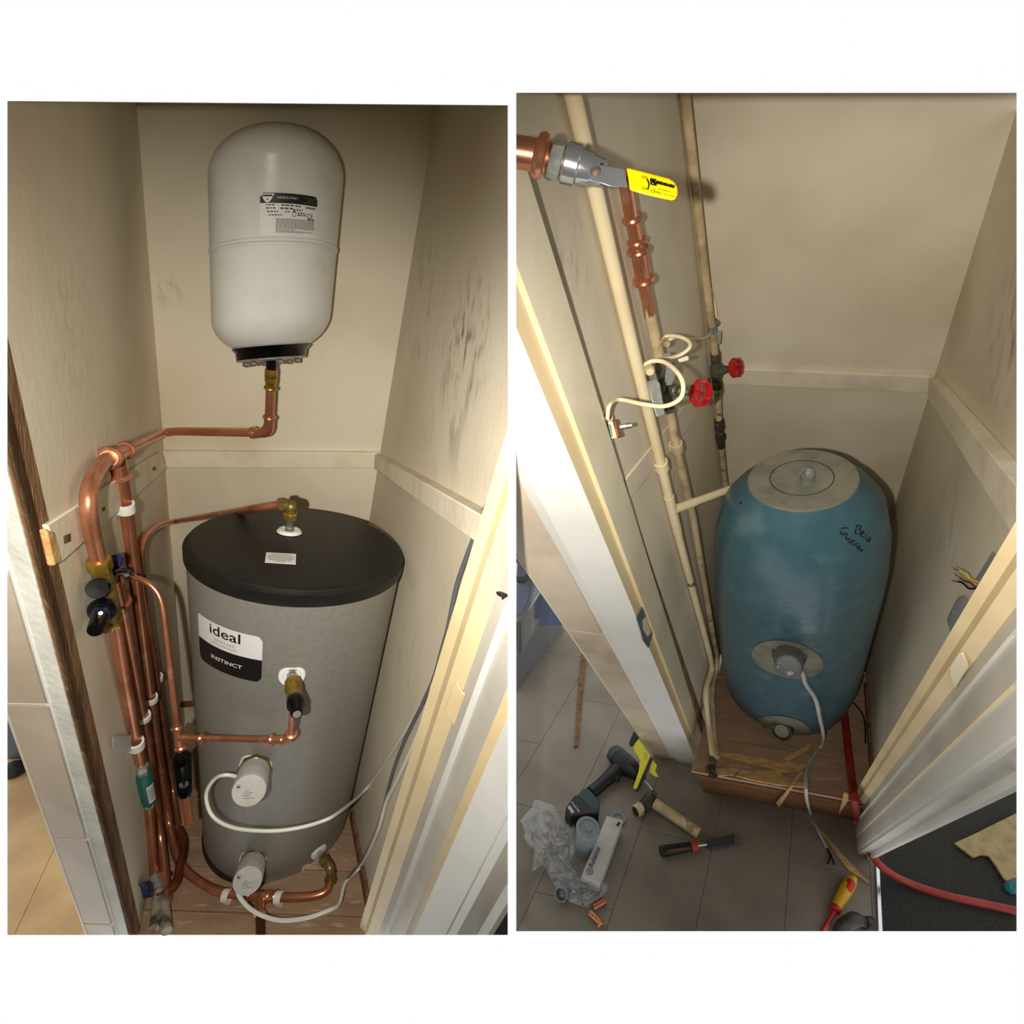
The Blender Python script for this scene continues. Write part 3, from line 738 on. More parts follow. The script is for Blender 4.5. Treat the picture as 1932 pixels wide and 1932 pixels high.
# label on the vessel
tl, tr = VES.uv(491.5, 366), VES.uv(598, 375)
bl_, br_ = VES.uv(489, 446), VES.uv(594, 449)
t0, t1 = (tl[0]+bl_[0])/2, (tr[0]+br_[0])/2
hA, hB = (VES.uv(545, 365)[1]), (VES.uv(540, 444)[1]); hM = hA+(hB-hA)*.235
vl = obj('rating_label', VES.patch(MB(), t0, t1, hM, hB, .0008), M['sticker_white'], ves); vl['label'] = 'printed rating label with a black heading'
obj('label_heading', VES.patch(MB(), t0, t1, hA, hM, .0009, (.006, .006, 0, 0)), M['print_black'], vl)
def vp(u, v, off=.0016): return VES.at(t0+(t1-t0)*u, hA+(hB-hA)*v, off)
def vbox(mb, u0, v0, u1, v1, off=.0015, n=5):
    P = [vp(u0+(u1-u0)*i/n, v0, off) for i in range(n+1)]+[vp(u0+(u1-u0)*i/n, v1, off) for i in range(n+1)]
    return mb.add(P, [(i, i+1, n+2+i, n+1+i) for i in range(n)])
mb = MB(); mb.add([vp(x, y) for x, y in ((.02, .02), (.22, .02), (.225, .06), (.2, .1), (.18, .16), (.14, .22), (.1, .22), (.06, .16), (.04, .1), (.015, .06))], [tuple(range(10))])
em = obj('emblem', mb, M['print_white'], vl)
mb = MB(); mb.add([vp(.12+math.sin(a)*.012, .155-math.cos(a)*.02*(1.6 if abs(a) < .3 else 1), .0019) for a in [2*PI*i/10 for i in range(10)]], [tuple(range(10))]); vbox(mb, .035, .045, .205, .09, .0019)
obj('emblem_print', mb, M['print_black'], vl)
def vtext(s, u, v, size, m, bold=0.0):
    return obj('lettering', put2d(MB(), text2d(s, size, bold), lambda x, y: VES.at(t0+(t1-t0)*u+math.copysign(1, t1-t0)*x/RV, hA+(hB-hA)*v-y, .0017)), M[m], vl)
vtext('MADE IN ITALY', .45, .11, .006, 'print_white')
vtext('CE', .86, .5, .013, 'print_black')
mb = dashes(lambda u, v: vp(u, v, .0017), [(.74, .97, .06), (.8, .97, .1), (.8, .97, .14), (.72, .97, .18)], hgt=.012); obj('small_print', mb, M['print_grey'], vl)
mb = dashes(lambda u, v: vp(u, v, .0017), [(.1, .25, .265), (.35, .55, .265), (.58, .68, .27), (.1, .25, .34), (.33, .55, .34), (.12, .3, .42), (.42, .5, .42), (.15, .38, .5), (.63, .78, .43), (.63, .78, .48), (.55, .72, .36), (.82, .96, .56)], hgt=.03)
obj('small_print', mb, M['print_black'], vl)
mb = dashes(lambda u, v: vp(u, v, .0016), [(.27, .97, .6+.028*i) for i in range(9)]+[(.27, .6, .86), (.27, .97, .89), (.27, .75, .92)], dens=1.6, hgt=.016); obj('small_print', mb, M['print_grey'], vl)
obj('serial_bar', vbox(MB(), .77, .275, .97, .32), M['print_grey'], vl)
mb = MB()
for k in range(16):
    a, b = 2*PI*k/16, 2*PI*(k+1)/16
    mb.add([vp(.57+math.cos(x)*.036*s, .47+math.sin(x)*.075*s, .0017) for x, s in ((a, 1), (b, 1), (b, .82), (a, .82))], [(0, 1, 2, 3)])
mb.add([vp(.57+math.cos(x)*.014, .425+math.sin(x)*.03, .0017) for x in [2*PI*i/10 for i in range(10)]], [tuple(range(10))])
obj('pressure_symbol', mb, M['print_black'], vl)
# feed pipe from the vessel to the tee by the left wall
n0, n1, n2, n3 = vax(696), vax(711), vax(731), vax(738)
rA = vr(9.6)
bend = vax(817)
mid_ = A.back.hit(330, 814, .07)
PA = [vax(734), bend, mid_, A.back.hit(306, 817, .07), L_(250, 843, .05), L_(228, 853, .05), L_(196, 872, .062), L_(170, 930, .066), L_(172, 1000, .07), L_(188, 1066, .075)]
pA_path = bend_path(PA[:6], [.045, .03, .06, .05], 8)
pA = pipe('copper_pipe', 'copper feed pipe from under the white vessel to the tee by the left wall', pA_path, rA)
mb = MB(); hexnut(mb, vax(703), VL, vr(13), (n1-n0).length); obj('nut', mb, M['brass'], pA)
mb = MB().lathe(n1, VL, [(0, vr(12)), ((n2-n1).length*.4, vr(12)), ((n2-n1).length*.45, vr(11)), ((n2-n1).length, vr(10.5))], 20); bead(mb, vax(732), VL, vr(10.5), .004); obj('coupling', mb, M['brass'], pA)
ef = [p for p in bend_path([vax(788), bend, bend+(mid_-bend).normalized()*.042*1.0], .045, 8)]
mb = MB().tube(ef, rA*1.13, 16); bead(mb, vax(787), VL, rA*1.1, .0045); bead(mb, bend+(mid_-bend).normalized()*.05, mid_-bend, rA*1.1, .0045); bead(mb, bend+(mid_-bend).normalized()*.058, mid_-bend, rA*1.1, .0035)
obj('elbow', mb, M['copper'], pA)
tx = (PA[5]-PA[4]).normalized(); tc = L_(221, 858, .05)
tA, tB = L_(236, 850, .05), L_(207, 864, .057)
mb = MB().lathe(tA, tB-tA, [(0, rA*1.12), ((tB-tA).length, rA*1.25)], 18); bead(mb, tA, tA-tB, rA*1.12, .006); bead(mb, tB, tA-tB, rA*1.28, .007)
tD = L_(228, 897, .045); mb.lathe(tc, tD-tc, [(0, rC*1.1), ((tD-tc).length, rC*1.15)], 18); bead(mb, tD, tD-tc, rC*1.1, .006)
obj('tee', mb, M['copper'], pA)
rB = rp(15.0, PA[8])
pB_path = bend_path([tB, L_(192, 873, .06), L_(167, 915, .066), L_(166, 975, .069), L_(188, 1066, .075)], [.1, .12, .16], 9)
pB = pipe('copper_pipe', 'thick bent copper pipe dropping from the tee into the brass valve', pB_path, rB, seg=18)
p = L_(227, 957, .045)
clip_('pipe_clip', 'white clip holding the riser on the left batten', L_(236, 957, .045), PI_[-1]-PI_[-3], rC, -A.left.n, 'white pipe clips', w=.024, th=.006, stem=.02)

# ------------------------------------------------------------------ combination valve on the left wall
P_ = L_
v0 = P_(188, 1066, .075); v1 = P_(216, 1178, .07)
axv = (v1-v0).normalized(); lv = (v1-v0).length
k = rp(1.0, v0)
cv_ = thing('combination_valve', 'brass pressure-reducing valve with black caps and a long black knob', 'valve', v1)
obj('top_nut', hexnut(MB(), v0, axv, 22*k, .036), M['brass'], cv_)
obj('valve_body', MB().lathe(v0, axv, [(.012, 16*k), (.03, 18*k), (lv*.3, 19*k), (lv*.75, 19*k), (lv*.9, 13*k)], 24), M['brass_dull'], cv_)
obj('bottom_nut', hexnut(MB(), v1, axv, 16*k, .03), M['brass'], cv_)
b0 = P_(197, 1103, .075); b1 = dz(b0, 184, 1111, -.055); ab = (b1-b0).normalized(); lb = (b1-b0).length
obj('boss', MB().lathe(b0, ab, [(0, 19*k), (lb*.85, 19.5*k)], 24), M['brass_dull'], cv_)
obj('black_cap', MB().lathe(b0, ab, [(lb*.8, 20*k), (lb, 20*k), (lb*1.04, 18.5*k), (lb*1.03, .002)], 28), M['black_plastic'], cv_)
b0 = P_(204, 1143, .075); b1 = dz(b0, 191, 1152, -.045); ab = (b1-b0).normalized(); lb = (b1-b0).length
obj('boss', MB().lathe(b0, ab, [(0, 21*k), (lb*.9, 22*k)], 24), M['brass_dull'], cv_)
obj('black_collar', MB().lathe(b0, ab, [(lb*.7, 24*k), (lb*.95, 25*k), (lb*1.02, 22*k), (lb*1.1, 21*k), (lb*1.2, 16*k)], 28), M['black_plastic'], cv_)
kn0 = dz(b0, 191, 1156, -.055); kn1 = dz(b0, 179, 1190, -.12); ak = (kn1-kn0).normalized(); lk = (kn1-kn0).length
kn = obj('black_knob', MB().lathe(kn0, ak, [(0, 16*k), (lk*.12, 15.5*k), (lk*.9, 13.5*k), (lk*.97, 13*k), (lk, 11.5*k), (lk, .001)], 28), M['black_plastic'], cv_)
obj('blue_band', MB().lathe(kn0, ak, [(lk*.08, 15.9*k), (lk*.09, 16.2*k), (lk*.22, 15.9*k), (lk*.23, 15*k)], 28), M['blue_plastic'], kn)
mb = MB().lathe(dz(b0, 189.5, 1157, -.09), ab, [(-.003, 4*k), (0, 4*k), (.0005, .001)], 14); obj('emblem', mb, M['print_white'], kn)
# expansion relief at its right
x0 = P_(209, 1083, .08); x1 = P_(222, 1078, .09); x2 = P_(246, 1087, .10)
xv = thing('relief_valve', 'small black expansion relief valve with a blue-black knob beside the brass valve', 'valve', x1)
obj('valve_body', MB().tube(bend_path([x0, x1, x2], .02), 9*k, 16), M['black_plastic'], xv)
obj('nut', MB().lathe(P_(234, 1082.5, .096), x2-x1, [(-.012, 13*k), (.0, 13.6*k), (.012, 13*k)], 12, smooth=False), M['black_plastic'], xv)
kb = P_(219, 1062, .085)
obj('knob', MB().lathe(kb, axv*-1+A.left.n*.15, [(-.03, 8*k), (-.005, 9*k), (0, 13*k), (.014, 12.5*k), (.018, 10*k), (.018, .001)], 24), M['blue_plastic'], xv)
# drain from the relief valve, tee, tundish
zF = dep(TANK.hit(543, 1397))-.07
rF = rp(6.2, at(315, 1200, zF*.9))
def F_(px, py, k): z0 = dep(x2); return at(px, py, z0+(zF-z0)*k)
pf = [x2, F_(280, 1098, .12), F_(305, 1127, .3), F_(314, 1200, .55), F_(325, 1300, .8), F_(333, 1370, .97), F_(337, 1400, 1), F_(341, 1418, 1)]
pF = pipe('copper_pipe', 'slim copper drain pipe arching from the black relief valve down to the tundish', bend_path(pf, [.06, .08, .1, .1, .1, .05]), rF)
P0_ = P_
P_ = lambda px, py, off: F_(px, py, 1) if off == .1 else P0_(px, py, off)
axf = (pf[5]-pf[3]).normalized()
mb = MB().lathe(P_(333.5, 1373, .1), axf, [(0, rF*1.15), ((P_(342, 1416, .1)-P_(333.5, 1373, .1)).length, rF*1.15)], 16); bead(mb, P_(333.5, 1373, .1), axf, rF*1.15, .006); bead(mb, P_(341, 1411, .1), axf, rF*1.15, .006)
t0_ = P_(338, 1392, .1); g1 = at(543, 1397, zF); agp = (g1-t0_).normalized()
mb.lathe(t0_, agp, [(0, rF*1.1), (.05, rF*1.15)], 16); bead(mb, t0_+agp*.052, agp, rF*1.15, .006)
obj('drain_tee', mb, M['copper'], pF)
g3 = dz(tp1, 554, 1335, .03)
gp = [t0_, at(549, 1396, zF), g3]; g1 = gp[1]
rG = rp(6.8, g1)
pG = pipe('copper_pipe', 'thin copper pipe level across the tank front, rising to the relief valve', bend_path(gp, .03), rG)
ef = bend_path([g1-agp*.04, g1, g1+(g3-g1).normalized()*.04], .03)
mb = MB().tube(ef, rG*1.18, 14); bead(mb, g1-agp*.045, agp, rG*1.15, .005); bead(mb, g1+(g3-g1).normalized()*.045, g3-g1, rG*1.15, .005); bead(mb, g1-agp*.02, agp, rG*1.15, .003)
obj('elbow', mb, M['copper'], pG)
# tundish
u0 = P_(342, 1418, .1); u1 = P_(349, 1503, .1); au = (u1-u0).normalized(); lu = (u1-u0).length; ku = rp(1, u0)
tu = thing('tundish', 'black plastic tundish below the small copper tee, left of the silver tank', 'tundish', u1)
obj('funnel_top', MB().lathe(u0, au, [(0, 9*ku), (lu*.04, 13*ku), (lu*.1, 18*ku), (lu*.25, 18.5*ku), (lu*.3, 16*ku)], 28), M['black_plastic'], tu)
obj('body', MB().lathe(u0, au, [(lu*.28, 15.5*ku), (lu*.3, 16.5*ku), (lu*.8, 14*ku), (lu*.86, 14.5*ku), (lu*.95, 12*ku), (lu, 10*ku)], 28), M['black_plastic'], tu)
ec = P_(346.5, 1475, .1)+A.left.n*0; out = (CAM-ec); out = (out-au*out.dot(au)).normalized(); ec = ec+out*14.6*ku
mb = MB(); su = au.cross(out)
for r_ in (1.0,):
    for i in range(20):
        a, b = 2*PI*i/20, 2*PI*(i+1)/20
        mb.add([ec+su*math.cos(x)*8*ku*s+au*math.sin(x)*6*ku*s for x, s in ((a, 1), (b, 1), (b, .85), (a, .85))], [(0, 1, 2, 3)])
for xx in (-3.5, 0, 3.5): mb.add([ec+su*(xx-1)*ku-au*2.5*ku, ec+su*(xx+1)*ku-au*2.5*ku, ec+su*(xx+1)*ku+au*2.5*ku, ec+su*(xx-1)*ku+au*2.5*ku], [(0, 1, 2, 3)])
obj('emblem', mb, M['print_grey'], tu)
pipe('copper_pipe', 'short copper stub with an open end hanging below the black tundish', [u1-au*.03, P_(352, 1530, .1), P_(355, 1553, .1)], rp(9.5, u1))

P_ = P0_
# ------------------------------------------------------------------ cold feed pair below the valve
rH = rp(11.5, P_(235, 1290, .06))
ph = [v1, P_(236, 1290, .065), P_(259, 1405, .06), P_(266, 1440, .055)]
pH = pipe('copper_pipe', 'front copper pipe straight down from the brass valve to the green sleeve', bend_path(ph, .1), rH)
h0_, h1_ = P_(266, 1444, .055), P_(281, 1518, .055)
ah = (h1_-h0_).normalized(); lh = (h1_-h0_).length; kh = rp(1, h0_)
cvv = thing('check_valve', 'dark green sleeved check valve with silver hexagon ends on the copper pipe', 'valve', h1_)
obj('end_nut', hexnut(MB(), h0_+ah*lh*.08, ah, 14*kh, lh*.16), M['galvanised'], cvv)
obj('end_nut', hexnut(MB(), h1_-ah*lh*.03, ah, 13*kh, lh*.14), M['galvanised'], cvv)
obj('green_sleeve', MB().lathe(h0_, ah, [(lh*.14, 12*kh), (lh*.18, 15.5*kh), (lh*.6, 15.8*kh), (lh*.8, 14.5*kh), (lh*.95, 12*kh)], 24), M['green_wrap'], cvv)
out = (CAM-h0_); out = (out-ah*out.dot(ah)).normalized(); su = ah.cross(out)
if su.dot(RT) < 0: su = -su
def hs(a, t, o=.0012): return h0_+ah*lh*t+(out*math.cos(a)+su*math.sin(a))*(15.6*kh+o)
mb = MB(); N_ = 6
mb.add([hs(.05+.95*i/N_, .38) for i in range(N_+1)]+[hs(.05+.95*i/N_, .8) for i in range(N_+1)], [(i, i+1, N_+2+i, N_+1+i) for i in range(N_)])
lb_ = obj('paper_label', mb, M['sticker_white'], cvv)
mb = MB()
for i in range(5):
    a = .18+.16*i; mb.add([hs(a, .43, .002), hs(a+.05, .43, .002), hs(a+.05, .75-.05*(i % 2), .002), hs(a, .75-.05*(i % 2), .002)], [(0, 1, 2, 3)])
obj('small_print', mb, M['print_black'], lb_)
ph2 = [h1_, P_(284, 1560, .05), P_(287, 1610, .05), P_(293, 1652, .05)]
pipe('copper_pipe', 'copper pipe from the green sleeve down to the blue-handled stop valve', bend_path(ph2, .06), rH*.95)
phb = [P_(218, 1092, .05), P_(231, 1150, .045), P_(250, 1250, .04), P_(276, 1385, .035), P_(300, 1560, .035), P_(312, 1650, .035), P_(316, 1700, .03)]
pHb = pipe('copper_pipe', 'rear copper pipe behind the brass valve running down beside the front pipe', bend_path(phb, .1), rH)
mb = MB().lathe(P_(227, 1127, .046), phb[2]-phb[1], [(-.03, rH*1.12), (.03, rH*1.12)], 16); bead(mb, P_(229, 1135, .046), phb[2]-phb[1], rH*1.1, .006); obj('coupling', mb, M['copper'], pHb)
mb = MB(); bead(mb, P_(312.5, 1653, .035), phb[5]-phb[4], rH, .006); obj('collar', mb, M['copper_dark'], pHb)
s0, s1 = P_(293, 1655, .05), P_(301, 1690, .045); as_ = (s1-s0).normalized(); ls_ = (s1-s0).length; ks = rp(1, s0)
sv = thing('stop_valve', 'ribbed silver stop valve with a blue handle near the floor by the timber stud', 'valve', s1)
obj('valve_body', MB().lathe(s0, as_, [(0, 12*ks), (ls_*.1, 13*ks)]+[x for i in range(5) for x in ((ls_*(.15+.14*i), 13*ks), (ls_*(.2+.14*i), 11.4*ks), (ls_*(.25+.14*i), 13*ks))]+[(ls_*.95, 12*ks), (ls_, 10*ks)], 22), M['galvanised'], sv)
hp = P_(283, 1664, .07)
obj('blue_handle', MB().prism([P_(x, y, .075) for x, y in ((273, 1666), (279, 1662), (290, 1664), (296, 1690), (282, 1693), (278, 1674))], -A.left.n*.02), M['blue_plastic'], sv, .003)
obj('brass_end', MB().lathe(s1, as_, [(0, 10*ks), (.012, 10*ks)], 6, smooth=False), M['copper'], sv)
M_('old_paint', '#9c9484', .7, col2='#4c4438', scale=22, lo=.45, hi=.62)
p = [P_(306, 1672, .03), P_(311, 1705, .03), P_(316, 1770, .03)]
pipe('old_pipe', 'old paint-flaked pipe stub coming up through the floor below the stop valve', [q for q in p[:2]]+[P_(315, 1757, .028)], rp(9, p[0]), 'old_paint')
pipe('old_pipe', 'dirty cream pipe stub leaning by the stud, left of the other old stub', [P_(297, 1694, .028), P_(293, 1730, .026), P_(291, 1752, .024)], rp(8, p[0]), 'old_paint')
pipe('copper_pipe', 'dark copper elbow piece crossing the floor loop behind the risers', bend_path([P_(338, 1566, .06), P_(350, 1590, .09), P_(339, 1640, .09), P_(333, 1668, .09), P_(316, 1684, .05)], [.05, .05, .05]), rp(9, p[0]), 'copper_dark')
pipe('copper_pipe', 'dark copper branch running level behind the arched drain pipe', [at(343, 1329, dep(TANK.hit(372, 1327))+.12), at(376, 1327, dep(TANK.hit(372, 1327))+.12)], rp(5.5, p[0]), 'copper_dark')
dk = [P_(362, 1335, .06), P_(362, 1420, .05), P_(368, 1500, .05), P_(372, 1545, .05)]
def gclip(px, py, off, ax0, ax1, r, lb, w=.02):
    clip_('pipe_clip', lb, P_(px, py, off), ax1-ax0, r, -A.left.n, 'white pipe clips', w=w, th=.006, stem=max(off-r, .012))
gclip(256.5, 1404, .06, ph[1], ph[2], rH, 'largest white clip, with a wide bracket, below the front copper pipe', .03)
o = P_(256.5, 1404, .06); zc = dep(o)
bkt = obj('bracket', MB().prism([L_(x, y, .03) for x, y in ((212, 1389), (247, 1386), (249, 1417), (234, 1421), (213, 1415))], ray(230, 1404)*.02), M['white_nylon'], bpy.data.objects['pipe_clip.003'], .003)
gclip(270, 1352, .038, phb[2], phb[3], rH, 'white clip on the rear copper pipe, above the wide-bracket clip')
gclip(284, 1318, .045, PI_[-3], PI_[-4], rC, 'white clip low on the riser, left of the arched drain pipe')
gclip(297, 1279, .04, PD[6], PD[7], rp(8.2, e0), 'small white clip on the pipe behind the riser')

# ------------------------------------------------------------------ cables of the silver tank
def cable(name, label, pts, r, m, group=None, k=8, room=None):
    mb = MB().tube(smooth_path(pts, k), r, 10)
    if room: mb = trim(mb, room)
    o = obj(name, mb, M[m]); tag(o, label, 'cable', group); return o
T_ = TANK.hit
RW = Rw
g, a, q = im1[1:]
cp = [q-a*.06-RT*.02, dz(q, 428, 1462, .02), dz(q, 404, 1471, .03), dz(q, 389, 1500, .04), dz(q, 400, 1538, .04), dz(q, 435, 1560, .03), dz(q, 490, 1567.5, .02), dz(q, 545, 1565, .03), dz(q, 600, 1552, .06), dz(q, 640, 1532, .12), RW(692, 1487, .035), RW(742, 1415, .03), RW(775, 1362, .03), RW(808, 1305, .03), RW(832, 1268, .03)]
cable('power_cable', 'white cable looping from the middle immersion heater across to the right door frame', cp, rp(3.9, q), 'cable_white')
g, a, q = im2[1:]
cp = [q-a*.02+A.V*.03, dz(q, 449, 1680, .01), dz(q, 462, 1705, .02), dz(q, 490, 1725, .03), dz(q, 530, 1736, .03), dz(q, 580, 1731, .03), dz(q, 620, 1717, .05), RW(640, 1704, .06), RW(652, 1665, .05), RW(682, 1632, .04), RW(712, 1570, .035), RW(728, 1515, .03), RW(745, 1480, .028), RW(764, 1440, .025), RW(782, 1400, .02), RW(798, 1362, .02)]
cable('power_cable', 'white cable drooping in a low loop from the bottom immersion heater', cp, rp(4.2, q), 'cable_white')
cp = [RW(640, 1702, .045), RW(645, 1680, .05), RW(656, 1657, .05), RW(682, 1624, .045), RW(706, 1578, .04), RW(722, 1530, .04), RW(735, 1478, .04), RW(752, 1425, .035), RW(775, 1372, .035), RW(797, 1328, .035), RW(819, 1278, .035), RW(833, 1228, .03), RW(846, 1180, .03), RW(860, 1111, .03), RW(874, 1068, .03), RW(899, 1002, .03), RW(926, 935, .03)]
cable('power_cable', 'dark grey cable running down the right door frame of the left cupboard', cp, rp(4.0, cp[9]), 'cable_grey')

# ------------------------------------------------------------------ marks on the left door frame, object on the bathroom floor
fpl = Plane(A.V.cross(qA[4]-qA[3]), qA[3])
def onp(pl, P, off=.0, th=.003): return MB().prism([pl.hit(x, y, off+th) for x, y in P], -pl.n*th)
d1_ = bpy.data.objects['door_1']
hp_ = Plane(A.V.cross(qA[3]-qA[2]), qA[3])
o = obj('hinge_patch', onp(hp_, ((857, 1290), (862, 1287), (871, 1307), (878, 1311), (860, 1370), (856, 1369), (842, 1351), (839, 1336)), .002, .004), M['cream_gloss'], d1_, .0015)
bw = Plane(A.V.cross(qA[9]-qA[7]), qA[7])
M_('dead_leaf', '#15120f', .9)
mb = MB().add([bw.hit(x, y, z_) for x, y, z_ in ((934.5, 1116, .004), (943, 1117.5, .012), (955, 1121, .004), (957.5, 1126, .008), (952, 1128, .01), (947, 1132.5, .003), (946, 1127, .012), (938, 1123, .004))], [tuple(range(8))])
mb.f = [(0, 1, 7), (1, 6, 7), (1, 2, 6), (2, 3, 4), (2, 4, 6), (4, 5, 6)]; mb.sm = [False]*6
mb2 = MB().add([v-bw.n*.003 for v in mb.v], []); 
obj('black_flake', mb, M['dead_leaf'], d1_)['label'] = 'ragged black flake stuck on the white paint'
mb = MB(); c = A.floor.hit(28, 1463); random.seed(3)
for i in range(9):
    p = A.floor.hit(14+random.uniform(2, 22), 1448+random.uniform(0, 16), .012)
prof = [(0, .04), (.012, .05), (.028, .045), (.038, .03), (.04, .001)]
mb.lathe(A.floor.hit(27, 1458), A.floor.n, prof, 9, smooth=False)
mb = trim(mb, A)
o = obj('black_lump', mb, M['black_matt']); tag(o, 'small black lump on the tan bathroom floor at the far left', 'lump')  # unidentified low black lump

# ------------------------------------------------------------------ right cupboard: cream pipes and valves on the left wall
M_('cream_paint', '#e3d3ad', .35, col2='#d6c49b', scale=10, bump=.04, bscale=60)
M_('cream_dirty', '#c9b58e', .45, col2='#a08a66', scale=16, lo=.42, hi=.7, bump=.06, bscale=60, col3='#6f5a40', scale3=20)
M_('rusty', '#4a4238', .65, .3, col2='#2e2720', scale=20, lo=.4, hi=.65, bump=.3, bscale=90, col3='#7a6a52', scale3=35)
M_('valve_bronze', '#6c6a58', .5, .5, col2='#4e4a3c', scale=24, bump=.15, bscale=90)
M_('red_enamel', '#b01218', .3, coat=.3)
M_('yellow_grip', '#e8c400', .4)
M_('green_stripe', '#3a7a2e', .5)
M_('yellow_stripe', '#c9a83a', .5)
M_('foam_grey', '#7f7d6e', .85, col2='#6d6b5e', scale=20, lo=.4, hi=.7, bump=.15, bscale=70, col3='#8f8672', scale3=12)
def W_(px, py, off=.03):
    zw, zf = dep(B.left.hit(px, py, off*.55)), dep(B.floor.hit(px, py))
    return at(px, py, min(zw if zw > 0 else 99, zf-.02 if zf > 0 else 99))
def zline(y, z0): return z0*(1721-430)/(1721-y)                    # depth of something upright that stands at z0 on row 430
def up1(px, py): return W_(px, py, .06)
p1 = [(1076, 158), (1179, 597), (1257, 915), (1265, 950), (1288, 1042), (1340, 1237), (1344, 1262), (1330, 1305), (1337, 1370), (1345, 1425)]
pp = [at(x, y, min(dep(W_(x, y, .03)), 99)) for x, y in p1]
r1 = rp(13.2, pp[1])
pc1 = pipe('cream_pipe', 'widest cream-painted pipe, nearest the door, with a stub branch to the right', [], r1) if 0 else thing('cream_pipe', 'widest cream-painted pipe, nearest the door, with a stub branch to the right', 'pipe', pp[-1])
path1 = bend_path(pp, [.2, .2, .1, .2, .05, .05, .05, .05], 5)
obj('tube', trim(MB().tube(path1, r1, 18), B), M['cream_paint'], pc1)
a_, b_ = pp[2]+(pp[3]-pp[2])*.6, pp[3]+(pp[4]-pp[3])*.55
ax1 = (b_-a_).normalized(); br0 = pp[3]+(pp[4]-pp[3])*.12; br1 = dz(br0, 1377, 923, .10)
mb = MB().lathe(a_, ax1, [(0, r1*1.12), ((b_-a_).length, r1*1.12)], 18)
abr = (br1-br0).normalized(); lbr = (br1-br0).length
mb.lathe(br0, abr, [(0, r1*1.05), (lbr*.38, r1*1.05), (lbr*.381, r1*.9)], 18)
obj('branch_tee', mb, M['cream_paint'], pc1)
obj('branch_stub', MB().lathe(br0, abr, [(lbr*.3, r1*.92), (lbr, r1*.92), (lbr, r1*.78), (lbr*.93, r1*.76)], 18), M['cream_paint'], pc1)
mb = MB().lathe(br0+abr*lbr*.93, abr, [(0, r1*.76), (.001, r1*.76)], 16); obj('open_end', mb, M['dark_gap'], pc1)
mk = pp[5]+(pp[4]-pp[5])*.78
obj('bare_patch', MB().lathe(mk, pp[5]-pp[4], [(-.012, r1*1.01), (.014, r1*1.015)], 14), M['rusty'], pc1)
# second pipe: new copper above, cream below
p2 = [(1178, 330), (1190, 406), (1200, 454), (1210.5, 520), (1222, 572), (1240, 657), (1263.6, 781), (1275, 835), (1286, 886), (1308, 977), (1346.6, 1208), (1354, 1239), (1351, 1267), (1343, 1304), (1346, 1373), (1352, 1430)]
zz = [dep(W_(x, y, .04)) for x, y in p2]
pq = [at(x, y, z) for (x, y), z in zip(p2, zz)]
r2 = rp(10.6, pq[5])
pc2 = thing('gas_pipe', 'pipe of new copper above and old cream paint below, carrying the larger red wheel', 'pipe', pq[-1])
cut = pq[4]
obj('copper_tube', MB().tube([pq[0], pq[1], pq[2], pq[3], cut], r2*1.02, 18), M['copper'], pc2)['label'] = 'bare new copper section'
obj('tube', MB().tube(bend_path([cut]+pq[5:], .06, 4), r2, 16), M['cream_dirty'], pc2)
axc = (pq[4]-pq[0]).normalized()
mb = MB()                                                           # ragged lower border of the bare copper
e1_ = axc.cross(Vector((0, 0, 1))).normalized(); e2_ = axc.cross(e1_); random.seed(5)
lp0, lp1 = [], []
for i in range(24):
    a = 2*PI*i/24; d = e1_*math.cos(a)+e2_*math.sin(a)
    lp0.append(cut-axc*.006+d*r2*1.03); lp1.append(cut+axc*(random.uniform(.0, .03)+.012*(1+math.cos(a+2.2)))+d*r2*1.025)
mb.loft([lp0, lp1], True, False); obj('ragged_edge', mb, M['copper'], pc2)
def fit(t, p, q, R, beads, m='copper', nm='coupling'):
    a = (q-p).normalized(); mb = MB().lathe(p, a, [(0, R), ((q-p).length, R)], 18)
    for k, rr in beads: bead(mb, p+(q-p)*k, a, R, rr)
    return obj(nm, mb, M[m], t)
bl = lambda y: pq[0]+(pq[4]-pq[0])*((y-330)/(572-330))
fit(pc2, bl(400), bl(452), r2*1.12, [(.06, .006), (.85, .005)], nm='reducer')
fit(pc2, bl(462), bl(525), r2*1.3, [(.0, .006), (.95, .007)], nm='coupling')
